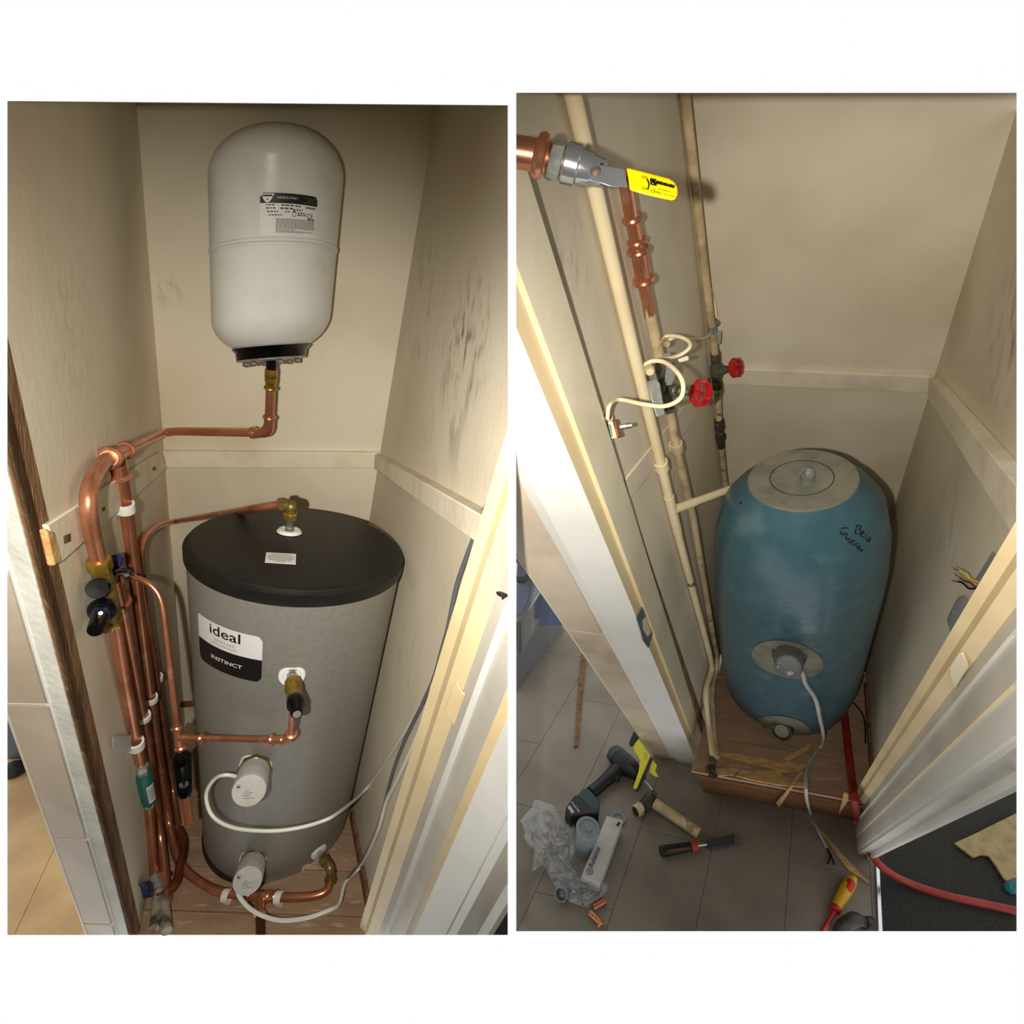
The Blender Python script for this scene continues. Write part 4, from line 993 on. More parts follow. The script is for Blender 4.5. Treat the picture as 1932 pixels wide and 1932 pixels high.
# gate valve with the larger red wheel
def gate(pa, pb, wx, R, wr, label, small, nm='gate_valve'):
    a = (pb-pa).normalized(); l = (pb-pa).length; mid = pa+a*l*.5
    t = thing(nm, label, 'valve', pb)
    mb = MB().lathe(pa, a, [(0, R*1.15), (l*.2, R*1.2), (l*.25, R*1.0), (l*.35, R*1.45), (l*.65, R*1.45), (l*.75, R*1.0), (l*.8, R*1.25), (l, R*1.2)], 18)
    obj('valve_body', mb, M['valve_bronze'], t)
    w_ = (wx-mid); lw = w_.length; w_.normalize()
    obj('bonnet', MB().lathe(mid, w_, [(0, R*1.35), (lw*.35, R*1.25), (lw*.38, R*1.0), (lw*.5, R*1.0), (lw*.52, R*.8), (lw*.68, R*.75), (lw*.7, R*.5), (lw*.95, R*.45)], 16), M['valve_bronze'], t)
    u = w_.cross(Vector((0, 0, 1))).normalized(); v = w_.cross(u); loops = []
    hw = thingw = MB()
    n_ = 40
    for i in range(n_):
        b = 2*PI*i/n_; rr = wr*(1+.05*math.cos(10*b)); d = u*math.cos(b)+v*math.sin(b); tw = wr*.26
        loops.append([wx+d*(rr-wr*.2)-w_*tw, wx+d*rr-w_*tw*.8, wx+d*rr*1.02, wx+d*rr+w_*tw*.8, wx+d*(rr-wr*.2)+w_*tw, wx+d*(rr-wr*.26)])
    loops.append(loops[0]); hw.loft(loops, True, False)
    wh = obj('handwheel', hw, M['red_enamel'], t)
    mb = MB().lathe(wx, w_, [(-wr*.1, wr*.3), (wr*.08, wr*.32), (wr*.12, wr*.2), (wr*.12, .001)], 16)
    for i in range(5):
        b = 2*PI*i/5; d = u*math.cos(b)+v*math.sin(b); s_ = w_.cross(d)*wr*.1
        mb.box(wx+d*wr*.2-s_-w_*wr*.05, s_*2, d*wr*.65, w_*wr*.1)
    obj('wheel_spokes', mb, M['red_enamel'], wh)
    obj('wheel_nut', MB().lathe(wx+w_*wr*.1, w_, [(0, wr*.15), (wr*.15, wr*.14), (wr*.16, .001)], 8, smooth=False), M['rusty'], wh)
    return t
g0, g1 = dz(pq[5], 1247, 690, .01), dz(pq[6], 1262, 775, -.0)
gate(g0, g1, dz(g0, 1322, 742, -.025), r2, rp(26, g0), 'bronze gate valve with the larger red wheel on the second pipe', False)
# third, thin pipe in the corner
def K_(px, py, o=.035):
    z = [dep(B.left.hit(px, py)), dep(B.back.hit(px, py))]; return at(px, py, min([q for q in z if q > 0])-o)
p3 = [(1290, 155), (1332, 533), (1349, 665), (1354, 735), (1357, 808), (1366, 894), (1370, 925), (1384, 1050)]
zc3 = dep(B.left.hit(1332, 533))-.08
ps = [at(x, y, zline(y, zc3*(1721-533)/(1721-430))) for x, y in p3]
ps[-1] = at(1384, 1050, dep(ps[-1]))
r3 = rp(8.0, ps[1])
pc3 = thing('cream_pipe', 'thin cream pipe in the back corner with the smaller red wheel', 'pipe', ps[-1])
obj('tube', trim(MB().tube(ps, r3, 14), B), M['cream_dirty'], pc3)
j0, j1 = ps[4]+(ps[3]-ps[4])*.25, ps[4]+(ps[5]-ps[4])*.4
aj = (j1-j0).normalized(); lj = (j1-j0).length
obj('compression_joint', MB().lathe(j0, aj, [(0, r3*1.3), (lj*.2, r3*1.5), (lj*.3, r3*1.6), (lj*.36, r3*1.2), (lj*.5, r3*1.2), (lj*.55, r3*1.6), (lj*.7, r3*1.55), (lj*.75, r3*1.2), (lj, r3*1.1)], 8), M['rusty'], pc3)
g0, g1 = ps[2]+(ps[3]-ps[2])*.02, ps[2]+(ps[3]-ps[2])*.95
gate(g0, g1, dz(g0, 1388, 694, -.005), r3*1.15, rp(19, g0), 'small dark gate valve with the smaller red wheel in the back corner', True)
# clips on the pipes
wallB = -B.left.n
def bclip(p, a, R, lb, m='cream_paint'):
    clip_('pipe_clip', lb, p, a, R, wallB, 'cream painted pipe clips', m, w=.03, th=.005, stem=.02)
def on_row(a, b, row):
    lo, hi = 0.0, 1.0
    for _ in range(40):
        t = (lo+hi)/2; q = a+(b-a)*t-CAM
        if q.dot(DN)/q.dot(FW) < (row-MID)/FPX: lo = t
        else: hi = t
    return a+(b-a)*t
bclip(on_row(pp[1], pp[2], 878), pp[2]-pp[1], r1, 'cream clip on the widest pipe, above its branch')
bclip(on_row(pq[7], pq[8], 843), pq[8]-pq[7], r2, 'grubby cream clip on the second pipe, below the larger red wheel', 'cream_dirty')
# gas cock with the yellow lever
gz_ = dep(pp[0])-.14
def G_(px, py, d=0): return at(px, py, gz_+d)
c0, c1, c2 = G_(955, 283), G_(1028, 296), G_(1150, 331)
ag = (c2-c1).normalized(); lg = (c2-c1).length; kg = rp(1, c1)
gv = thing('gas_cock', 'chrome lever valve with a yellow handle joined to a fat copper pipe', 'valve', G_(1100, 345))
mb = trim(MB().tube([c0-(c1-c0)*.2, c1], 29*kg, 22), B); obj('copper_end', mb, M['copper'], gv)
mb = MB(); bead(mb, G_(1020, 294), ag, 29*kg, .007, 24); obj('copper_bead', mb, M['copper'], gv)
mb = MB().lathe(G_(1027, 296), ag, [(0, 26*kg), (.03, 26*kg)], 20); obj('sleeve', mb, M['copper_dark'], gv)
obj('union_nut', MB().lathe(G_(1037, 299), ag, [(0, 28*kg), (3*kg, 32*kg), (24*kg, 35*kg), (27*kg, 33*kg)], 8, smooth=False), M['galvanised'], gv)
obj('valve_body', MB().lathe(G_(1063, 306), ag, [(0, 33*kg), (4*kg, 37*kg), (30*kg, 36*kg), (33*kg, 32*kg), (56*kg, 30*kg), (60*kg, 27*kg), (82*kg, 24*kg), (86*kg, 18*kg)], 10), M['chrome'], gv)
out = (CAM-c2).normalized()
st0 = G_(1125, 324, -.01)
obj('stem_nut', MB().lathe(st0, out, [(0, 15*kg), (.03, 15*kg), (.032, 10*kg)], 6, smooth=False), M['chrome'], gv)
obj('stem_bolt', MB().lathe(st0+out*.03, out, [(0, 10*kg), (.014, 9.5*kg), (.016, .001)], 14), M['rusty'], gv)
zl = gz_-.045
def V_(px, py, d=0): return at(px, py, zl+d)
def plate(name, P, th, m, par, bev=.001): return obj(name, MB().prism([V_(x, y) for x, y in P], ray(*P[0])*th), M[m], par, bev)
lv_ = plate('lever', [(1118, 308), (1146, 313), (1178, 318), (1184, 354), (1150, 352), (1116, 340)], .004, 'chrome', gv)
ar = [(1270+math.cos(a)*10, 343+math.sin(a)*8) for a in [math.radians(-70+20*i) for i in range(5)]]
yg = plate('yellow_grip', [(1182, 316), (1225, 327), (1262, 337), (1272, 343), (1278, 352), (1279, 364), (1277, 374), (1270, 379), (1245, 374), (1215, 367), (1188, 359), (1186, 340)], .008, 'yellow_grip', lv_, .003)
vo = V_(1186, 337, -.0012); gx = (V_(1276, 361, -.0012)-vo); gl = gx.length; gx.normalize(); gy = (V_(1190, 317, -.0012)-vo); gy = (gy-gx*gy.dot(gx)).normalized(); pxm = zl/1000
def gtext(s, px, py, size, bold=0.0, name='lettering'):
    c = V_(px, py, -.008); return obj(name, put2d(MB(), text2d(s, size*pxm*1.3, bold), lambda x, y: c+gx*x+gy*y), M['print_black'], gv)
gtext('ON', 1215.5, 334.5, 5.5); gtext('OFF', 1216, 356, 5.5); gtext('UK', 1231.5, 340.5, 6, .0004); gtext('CA', 1232, 346.5, 6, .0004); gtext('0086', 1238.7, 346.8, 2.6)
gtext('INDALGIM', 1254.5, 348, 5.6, .0003); gtext('GAS FAMILIES 1.2.3', 1257, 360.5, 3.2); gtext('EN331:2015 MOP 5', 1256.5, 367.5, 3.4); gtext('CE', 1231.5, 360.5, 6.5); gtext('0086', 1239.5, 362.5, 2.6)
mb = MB(); arc = [(1220.5, 338), (1223.3, 344), (1224.2, 350), (1222, 357.5)]
mb.tube([V_(x, y, -.004) for x, y in arc], .0006, 6); obj('arrow', mb, M['print_black'], gv)
# earth bonding: clamps, tags and cream cable
wz = [dep(pp[1]), dep(pq[5]), dep(ps[2])]
e_path = [at(1146, 790, dep(W_(1146, 790, .05))), at(1150, 765, dep(W_(1150, 765, .06))), at(1168, 754, dep(pp[1])-.03), at(1215, 763, dep(pp[1])-.07), at(1255, 766, dep(pp[1])-.09), at(1283, 752, dep(pp[1])-.11), at(1289, 728, dep(pp[1])-.11), at(1279, 704, dep(pp[1])-.1), at(1255, 684, dep(pp[1])-.06), at(1232, 681, dep(pp[1])-.04), at(1216, 688, dep(pp[1])-.035)]
cr = rp(4.6, e_path[4])
cable('earth_cable', 'cream earth cable looping from the copper block round to the widest pipe', e_path, cr, 'cream_paint', 'earth bonding cables')
e2p = [at(1218, 690, dep(pp[1])-.03), at(1245, 679, dep(pq[5])-.03), at(1280, 671, dep(pq[5])-.06), at(1300, 657, dep(pq[5])-.07), at(1299, 644, dep(pq[5])-.06), at(1280, 635, dep(pq[5])-.04), at(1258, 634, dep(pq[5])-.02), at(1251, 641, dep(pq[5])-.02)]
cable('earth_cable', 'cream earth cable bowed between the widest pipe and the second pipe', e2p, cr*1.05, 'cream_paint', 'earth bonding cables')
e3p = [at(1251, 646, dep(pq[5])-.02), at(1275, 638, dep(pq[5])+.0), at(1312, 640, dep(ps[2])-.1), at(1335, 635, dep(ps[2])-.06), at(1344, 618, dep(ps[2])-.05), at(1346, 596, dep(ps[2])-.05), at(1339, 566, dep(ps[2])-.04), at(1335, 548, dep(ps[2])-.04), at(1339, 544, dep(ps[2])-.04), at(1346, 560, dep(ps[2])-.05), at(1352, 598, dep(ps[2])-.05)]
e3p = [q if dep(q) < dep(W_(*xy, .03)) else W_(*xy, .03) for q, xy in zip(e3p, ((1251, 646), (1275, 638), (1312, 640), (1335, 635), (1344, 618), (1346, 596), (1339, 566), (1335, 548), (1339, 544), (1346, 560), (1352, 598)))]
cable('earth_cable', 'earth cable from the second pipe to the thin corner pipe, with a looped tail', e3p, cr*1.0, 'cream_paint', 'earth bonding cables')
for i, (a, b) in enumerate((((1283, 752), (1287, 742)), ((1287, 742), (1290, 730)))):
    pass
def tagp(name, P, z, th, m, label, cat):
    o = obj(name, MB().prism([at(x, y, z) for x, y in P], ray(*P[0])*th), M[m], None, .0015); tag(o, label, cat); return o
ec = thing('earth_clamp', 'metal earth clamp and rough grey tag on the widest cream pipe', 'clamp', at(1232, 780, dep(pp[1])))
zt = dep(pp[1])-.035
obj('tag_plate', MB().prism([at(x, y, zt) for x, y in ((1220, 720), (1238, 714), (1245, 724), (1255, 782), (1238, 787))], ray(1235, 750)*.006), M['galvanised'], ec, .0015)
obj('screw', MB().lathe(at(1226, 700, zt-.01), CAM-c1, [(-.02, rp(9, pp[1])), (0, rp(10, pp[1])), (.006, rp(7, pp[1])), (.007, .001)], 12), M['cream_dirty'], ec)
mb = MB(); ay = (pp[2]-pp[1]).normalized(); cpos = at(1211, 725, dep(pp[1]))
obj('band', MB().lathe(pp[1]+(pp[2]-pp[1])*.40, ay, [(-.02, r1*1.04), (.02, r1*1.04)], 20), M['cream_paint'], ec)
ec = thing('earth_clamp', 'painted earth clamp and grey tag on the second pipe above the larger red wheel', 'clamp', at(1262, 668, dep(pq[5])))
zt = dep(pq[5])-.02
obj('band', MB().lathe(pq[5], pq[6]-pq[5], [(-.008, r2*1.05), (.02, r2*1.05)], 20), M['cream_dirty'], ec)
obj('screw', MB().lathe(at(1257, 648, zt-.01), CAM-c1, [(-.02, rp(8, pq[5])), (0, rp(8.5, pq[5])), (.006, rp(6, pq[5])), (.007, .001)], 12), M['cream_dirty'], ec)
obj('tag_plate', MB().prism([at(x, y, zt) for x, y in ((1250, 668), (1264, 664), (1267, 676), (1252, 682))], ray(1257, 672)*.006), M['galvanised'], ec, .0015)
obj('tag_strip', MB().prism([at(x, y, zt+.01) for x, y in ((1256, 690), (1272, 682), (1278, 700), (1268, 726), (1254, 728))], ray(1262, 705)*.006), M['galvanised'], ec, .0015)
ec = thing('earth_clamp', 'grey earth tag and clamp on the thin corner pipe', 'clamp', at(1345, 645, dep(ps[2])))
zt = dep(ps[2])-.03
obj('band', MB().lathe(ps[2]+(ps[1]-ps[2])*.37, ps[2]-ps[1], [(-.012, r3*1.15), (.015, r3*1.15)], 16), M['galvanised'], ec)
obj('band_tail', MB().prism([at(x, y, zt+.015) for x, y in ((1317, 609), (1334, 611), (1334, 620), (1320, 619))], ray(1325, 614)*.006), M['galvanised'], ec, .001)
obj('screw', MB().lathe(at(1352, 610, zt), CAM-c1, [(-.02, rp(6, ps[2])), (.004, rp(6.5, ps[2])), (.006, .001)], 8), M['steel'], ec)
obj('tag_plate', MB().prism([at(x, y, zt) for x, y in ((1350, 626), (1362, 624), (1360, 648), (1345, 656))], ray(1355, 640)*.006), M['galvanised'], ec, .0015)
M_('tag_cream', '#ddd2ba', .5)
o = tagp('plastic_tag', ((1278, 678), (1296, 671), (1300, 674), (1299, 680), (1282, 684)), dep(pq[5])-.05, .004, 'tag_cream', 'little white plastic tag hung behind the bowed earth cable', 'tag')
ec = thing('earth_block', 'painted copper earth block with a bolt, on the left wall beside the door lining', 'clamp', W_(1155, 830, .02))
zb_ = dep(W_(1155, 810, .03))
obj('clamp_body', MB().prism([at(x, y, zb_) for x, y in ((1139, 798), (1160, 792), (1165, 800), (1169, 826), (1147, 829))], ray(1155, 810)*.02), M['cream_paint'], ec, .003)
obj('copper_plate', MB().prism([at(x, y, zb_-.008) for x, y in ((1155, 793), (1163, 791), (1172, 824), (1165, 828))], ray(1160, 810)*.02), M['copper_dark'], ec, .002)
obj('steel_plate', MB().prism([at(x, y, zb_-.003) for x, y in ((1143, 802), (1152, 800), (1156, 824), (1146, 825))], ray(1150, 812)*.012), M['galvanised'], ec, .002)
obj('bolt', MB().lathe(at(1170, 806, zb_-.0), RT*1.0+DN*-.12-FW*.3, [(0, rp(6, at(1170, 806, zb_))), (.012, rp(6, at(1170, 806, zb_))), (.013, rp(4, at(1170, 806, zb_))), (.022, rp(4, at(1170, 806, zb_)))], 8), M['steel'], ec)
obj('screw', MB().lathe(at(1150, 788, zb_-.005), CAM-c1, [(-.02, rp(7, at(1150, 788, zb_))), (.004, rp(7, at(1150, 788, zb_))), (.006, .001)], 8), M['cream_dirty'], ec)
# ------------------------------------------------------------------ blue tank: top disc, heater, boss, handwriting
def fring(t, off=0.0):
    r_ = [q for q in pr_]; 
    for (a, ra), (b, rb_) in zip(r_[:-1], r_[1:]):
        if a <= t <= b: return ra+(rb_-ra)*(t-a)/(b-a)
obj('top_disc', MB().rings(CR_, VR, NR, [(-.001, .002), (-.004, .05), (-.004, .0915*SR), (.002, .0935*SR), (.006, .09*SR)], 80), M['foam_grey'], ft)['label'] = 'grey bare foam disc'
fd = Plane(NR, CR_-(NR if NR.dot(CAM-CR_) < 0 else -NR)*.0)
FN = -NR if NR.dot(CAM-CR_) < 0 else NR
FDP = Plane(NR, CR_+FN*.005)
obj('groove', MB().rings(FDP.p, FN, FN, [(.0002, .052*SR), (.0006, .0525*SR), (.0006, .0535*SR), (.0002, .054*SR)], 64, cap=False), M['rusty'], ft)
oc = FDP.hit(1523, 905); ou = (up_to(oc, B, 892)-oc)
obj('outlet', MB().lathe(oc, ou, [(0, rp(14, oc)), (.006, rp(13.5, oc)), (.012, rp(12, oc)), (ou.length*.8, rp(12.5, oc)), (ou.length, rp(12.5, oc)), (ou.length, rp(9.5, oc)), (ou.length*.6, rp(9, oc)), (ou.length*.55, .001)], 24), M['galvanised'], ft)
def fsurf(px, py, off=0.0):                     # a point on the foam jacket
    r = ray(px, py); best = None
    for i in range(61):
        t = .02+.97*i/60; rad = fring(t)*SR; c = CR_+VR*(t*HR)
        # ray against the disc plane at this height
        d = NR.normalized(); k = d.dot(c-CAM)/d.dot(r); p = CAM+r*k; e = (p-c).length-rad
        if best is not None and best[0]*e < 0: 
            q = best[1]+(p-best[1])*(abs(best[0])/(abs(best[0])+abs(e))); c2 = best[2]+(c-best[2])*(abs(best[0])/(abs(best[0])+abs(e)))
            if e < 0 or True: return q+(q-c2).normalized()*off
        best = (e, p, c)
    return best[1]
def foam_ellipse(cx, cy, rx, ry, rot, off, n=28):
    return [fsurf(cx+math.cos(a)*rx*math.cos(rot)-math.sin(a)*ry*math.sin(rot), cy+math.cos(a)*rx*math.sin(rot)+math.sin(a)*ry*math.cos(rot), off) for a in [2*PI*i/n for i in range(n)]]
def foam_patch(name, cx, cy, rx, ry, rot, m, off=.003, par=ft):
    loops = [foam_ellipse(cx, cy, rx*k, ry*k, rot, off) for k in (1.0, .66, .33, .05)]
    loops = [[q-(q-CAM).normalized()*-.004 for q in loops[0]]]+loops
    return obj(name, MB().loft(loops, True, True), M[m], par)
foam_patch('bare_patch', 1486, 1243, 68, 34, math.radians(12), 'foam_grey')
foam_patch('bare_patch', 1475, 1372, 53, 22, math.radians(8), 'foam_grey')
hp0 = fsurf(1489, 1233); hp1 = dz(hp0, 1487, 1258, -.13); ah_ = (hp1-hp0).normalized(); lh_ = (hp1-hp0).length
ih = thing('immersion_heater', 'round dull grey heater cap in the middle of the blue tank', 'heater', hp0)
obj('collar', MB().lathe(hp0, ah_, [(-.01, rp(32, hp0)), (.012, rp(31, hp0)), (.013, rp(20, hp0))], 30), M['rusty'], ih)
M_('plate_grey', '#9fa3a6', .45)
M_('heater_grey', '#6f7475', .42, .4)
obj('cap', MB().lathe(hp0, ah_, [(0, rp(26, hp0)), (lh_*.8, rp(25, hp0)), (lh_*.93, rp(24, hp0)), (lh_, rp(21, hp0)), (lh_, rp(19, hp0)), (lh_*.98, rp(18, hp0)), (lh_*.985, .001)], 32), M['heater_grey'], ih)
obj('cap_screw', MB().lathe(dz(hp1, 1469, 1256, .005), ah_, [(-.01, rp(3, hp1)), (.014, rp(2.6, hp1)), (.016, .001)], 10), M['steel'], ih)
bo = fsurf(1478, 1372); bo1 = dz(bo, 1473, 1383, -.05)
obj('lower_boss', MB().lathe(bo, bo1-bo, [(-.01, rp(20, bo)), (.04, rp(19, bo)), (.048, rp(19, bo)), (.05, rp(15, bo)), (.04, rp(14, bo)), (.04, .001)], 24), M['rusty'], ft)
obj('boss_plug', MB().lathe(bo+(bo1-bo).normalized()*.042, bo1-bo, [(0, rp(13, bo)), (.002, rp(13, bo)), (.003, .001)], 20), M['foam_grey'], ft)
# marker pen: a name and a number
def ink(strokes, w_=1.1):
    for st_ in strokes:
        pts = [fsurf(x, y, .0015) for x, y in smooth2(st_)]
        obj('handwriting', MB().tube(pts, rp(w_, pts[0]), 6), M['print_black'], ft)
def smooth2(P, k=4):
    v = smooth_path([Vector((x, y, 0)) for x, y in P], k); return [(q.x, q.y) for q in v]
z5 = lambda L: [(1300+x/3.22, 820+y/3.22) for x, y in L]
ink([z5([(1018, 550), (1008, 590), (1012, 602)]), z5([(1015, 552), (1035, 548), (1042, 562), (1028, 575), (1045, 585), (1040, 600), (1020, 600)]), z5([(1042, 606), (1058, 596), (1056, 586), (1044, 594), (1042, 614), (1056, 620)]), z5([(1064, 632), (1066, 612), (1076, 610), (1078, 640), (1090, 648), (1096, 630), (1092, 622)])])
ink([z5([(966, 566), (935, 565), (918, 578), (922, 600), (938, 610), (944, 598), (930, 592)]), z5([(950, 604), (958, 600), (952, 632), (968, 632)]), z5([(980, 628), (966, 640), (980, 650), (988, 656), (974, 662), (968, 652)]), z5([(1006, 645), (988, 640), (992, 655), (1004, 662), (996, 672), (986, 666)]), z5([(1026, 660), (1012, 658), (1012, 670), (1024, 680), (1014, 692)]), z5([(1042, 672), (1030, 680), (1034, 702), (1048, 706), (1050, 694), (1036, 692)])])
ink([z5([(312, 375), (325, 366), (332, 378), (318, 395), (314, 412), (326, 414)])], 1.2)
hc = [hp1+DN*.02, dz(hp1, 1512, 1268, .01), dz(hp1, 1520, 1290, .06), dz(hp1, 1538, 1318, .12), dz(hp1, 1546, 1350, .18), fsurf(1541, 1380, .05), B.floor.hit(1526, 1440, .02), B.riser.hit(1521, 1495, .025), B.hall.hit(1529, 1534, .012), B.hall.hit(1545, 1570, .008), B.hall.hit(1560, 1600, .008)]
cable('power_cable', 'pale grey cable from the heater cap hanging over the step onto the floor', hc, rp(4.0, hc[3]), 'cap_grey')
cab = bpy.data.objects['power_cable.003'] if 'power_cable.003' in bpy.data.objects else None
for i, P in enumerate((((1560, 1600), (1567, 1615), (1562, 1630)), ((1561, 1601), (1568, 1614), (1574, 1631)))):
    obj('bare_core', MB().tube([B.hall.hit(x, y, .008) for x, y in P], rp(1.6, hc[-1]), 6), M['print_black'], cab)
# red hose
M_('red_hose', '#8e2418', .5, col2='#7a1c16', scale=12)
rh = [B.floor.hit(1592, 1338, .03), B.floor.hit(1596, 1375, .03), B.floor.hit(1603, 1440, .03), B.floor.hit(1608, 1480, .03), B.riser.hit(1613, 1512, .03), B.hall.hit(1619, 1548, .07), B.hall.hit(1634, 1592, .12), B.hall.hit(1662, 1634, .10), B.hall.hit(1710, 1664, .035), B.hall.hit(1780, 1688, .035), B.hall.hit(1850, 1704, .035), B.hall.hit(1935, 1722, .035)]
cable('red_hose', 'dark red hose running from behind the blue tank over the threshold onto the carpet', rh, rp(7.6, rh[3]), 'red_hose', None, 8, B)['category'] = 'hose'
tw = [B.floor.hit(1611, 1326, .01), B.floor.hit(1626, 1345, .02), B.floor.hit(1632, 1368, .03), B.floor.hit(1633, 1402, .01)]
cable('thin_wire', 'thin black wire curling from behind the blue tank to the right wall', tw, rp(1.4, tw[1]), 'black_matt')
# socket box, loose wires on the right wall
def R_(px, py, o): 
    return at(px, py, dep(B.right.hit(px, py))-o)
sb = thing('switch_plate', 'grey metal switch plate half hidden behind the right door lining', 'switch', R_(1800, 1190, .01))
sp = ((1786, 1169), (1789, 1161), (1806, 1128), (1812, 1124), (1820, 1125), (1830, 1140), (1815, 1180), (1794, 1196))
obj('plate', MB().prism([R_(x, y, .02) for x, y in sp], ray(1800, 1160)*.02), M['plate_grey'], sb, .002)
obj('plate_screw', MB().lathe(R_(1797, 1154, .021), B.right.n, [(-.002, .004), (.001, .004), (.002, .001)], 10), M['steel'], sb)
bx = obj('back_box', MB().prism([R_(x, y, .012) for x, y in ((1872, 1041), (1886, 1052), (1850, 1112), (1838, 1096))], ray(1860, 1075)*.012), M['plate_grey'], None, .001); tag(bx, 'open grey steel back box recessed in the right wall, above the switch plate', 'box')
M_('wire_red', '#6b1a1e', .5); M_('wire_yellow', '#b89a20', .5)
wz3 = lambda L, o=.03: [at(1760+x/6.9, 1040+y/6.9, dep(B.right.hit(1850, 1100))-o) for x, y in L]
for nm_, L, m, lb in (('loose_wire', [(610, 410), (560, 385), (500, 368), (470, 340), (430, 290), (340, 250)], 'wire_yellow', 'loose yellow-green wire sticking out of the right wall, uppermost of three'),
                      ('loose_wire', [(600, 468), (540, 460), (480, 410), (400, 380), (350, 340)], 'wire_red', 'loose dark red wire sticking out of the right wall, middle of three'),
                      ('loose_wire', [(590, 480), (520, 490), (460, 480), (410, 430), (370, 405), (330, 395)], 'black_plastic', 'loose black wire sticking out of the right wall, lowest of three')):
    P = wz3(L); o = obj(nm_, MB().tube(smooth_path(P, 5), rp(2.0, P[0]), 8), M[m]); tag(o, lb, 'wire', 'loose wires on the right wall')
    e = P[-1]; d = (P[-1]-P[-2]).normalized()*.012
    obj('bare_end', MB().tube([e, e+d*1.2], rp(.8, P[0]), 6), M['copper_dark'], o); obj('bare_end', MB().tube([e, e+d+DN*.003], rp(.8, P[0]), 6), M['copper_dark'], o)
# strike plate and hinge patch on the frames
jp = Plane(B1.V.cross(qB[1]-qB[0]), qB[0])
spl = jp
d2 = bpy.data.objects['door_2']; d3o = bpy.data.objects['door_3']
jp2 = Plane(B1.V.cross(qB[3]-qB[2]), qB[2])
def onf(name, P, off, th, m, par): return obj(name, MB().prism([jp2.hit(x, y, off+th) for x, y in P], -jp2.n*th), M[m], par, .001)
k = onf('strike_plate', ((1201, 1166), (1212, 1145), (1219, 1152), (1222, 1175), (1232, 1195), (1224, 1223), (1213, 1208)), .002, .003, 'steel', d2)
k['label'] = 'bent metal strike plate'
onf('latch_hole', ((1213, 1170), (1219, 1163), (1228, 1193), (1222, 1202), (1214, 1187)), .0055, .0005, 'cream_pale', d2)
hq = Plane(B2.V.cross(qC[3]-qC[2]), qC[3])
zz_ = [(1760+x/6.9, 1040+y/6.9) for x, y in ((215, 1500), (330, 1340), (380, 1330), (465, 1500), (300, 1780), (265, 1770), (220, 1640))]
obj('hinge_patch', MB().prism([hq.hit(x, y, .006) for x, y in zz_], -hq.n*.005), M['cream_pale'], d3o, .0015)

# ------------------------------------------------------------------ hall floor of the right cupboard: tools and rubbish
M_('drill_green', '#173a36', .4); M_('tool_black', '#141516', .45); M_('vac_yellow', '#d3cc1e', .35); M_('card', '#b9b6b0', .6, col2='#aaa7a2', scale=20)
M_('screw_red', '#b01614', .4); M_('screw_yellow', '#c79a16', .4); M_('chisel_steel', '#5c6068', .4, .6); M_('chisel_red', '#a8321c', .45)
M_('ceramic', '#8d96a2', .15, coat=.4); M_('ceramic_blue', '#8fa0bd', .15, coat=.4); M_('splinter', '#c9a26c', .75, col2='#a87f4c', scale=8, stretch=(3, 9, 9), bump=.2); M_('teal', '#0f5a66', .7)
M_('clear_film', '#dfe6ea', .14, alpha=.3, spec=.8, bump=.9, bscale=55)
M_('pale_plastic', '#8f999b', .25, trans=.25, ior=1.2); M_('lead', '#4a423a', .55, .3, col2='#2e2822', scale=30)
HN = B.hall.n
def h_(px, py, o=0.0): return B.hall.hit(px, py, o)
def f_(px, py, o=0.0): return B.floor.hit(px, py, o)
kh_ = lambda px, py: rp(1, h_(px, py))
# cordless drill lying on its side
k = kh_(1130, 1480)
dr = thing('cordless_drill', 'dark green and black cordless drill lying on the hall floor by the tiled pier', 'drill', h_(1130, 1500))
z4 = lambda L, o: [h_(1040+x/8.05, 1360+y/8.05, o) for x, y in L]
def limb(P, rad, o, m, nm, par, seg=14, sq=.8): return obj(nm, MB().tube(smooth_path([h_(x, y, o) for x, y in P], 4), [q*k for q in sm1(rad, len(P), 4)], seg), M[m], par)
def sm1(rad, n, kk):
    out = []
    for i in range(n-1):
        for j in range(kk): out.append(rad[i]+(rad[i+1]-rad[i])*j/kk)
    return out+[rad[-1]]
limb([(1154, 1418), (1163, 1425), (1178, 1440), (1192, 1452), (1203, 1461)], [10, 19, 21, 19, 13], 22*k, 'tool_black', 'motor_housing', dr)
limb([(1153, 1415), (1157, 1419), (1165, 1428)], [9, 18, 19.5], 22*k, 'drill_green', 'rear_cap', dr)
limb([(1197, 1456), (1206, 1464), (1214, 1471)], [13, 11, 8], 18*k, 'tool_black', 'gear_case', dr)
limb([(1214, 1471), (1224, 1481), (1232, 1491)], [4, 3.5, 3], 16*k, 'steel', 'chuck', dr, 8)
limb([(1232, 1491), (1240, 1500)], [1.8, 1.4], 15*k, 'rusty', 'drill_bit', dr, 6)
limb([(1168, 1448), (1152, 1464), (1132, 1482), (1115, 1496)], [15, 13, 11.5, 12], 16*k, 'tool_black', 'grip', dr)
limb([(1166, 1466), (1163, 1472), (1160, 1470)], [5, 4.5, 3], 18*k, 'tool_black', 'trigger', dr, 8)
def hblock(nm, P, o0, o1, m, par, bev=.004): return obj(nm, MB().prism([h_(x, y, o1) for x, y in P], -HN*(o1-o0)), M[m], par, bev)
hblock('battery_foot', z4v if 0 else [(1040+x/8.05, 1360+y/8.05) for x, y in ((400, 1125), (470, 1035), (560, 1025), (650, 1120), (735, 1230), (720, 1330), (590, 1330))], 4*k, 34*k, 'drill_green', dr)
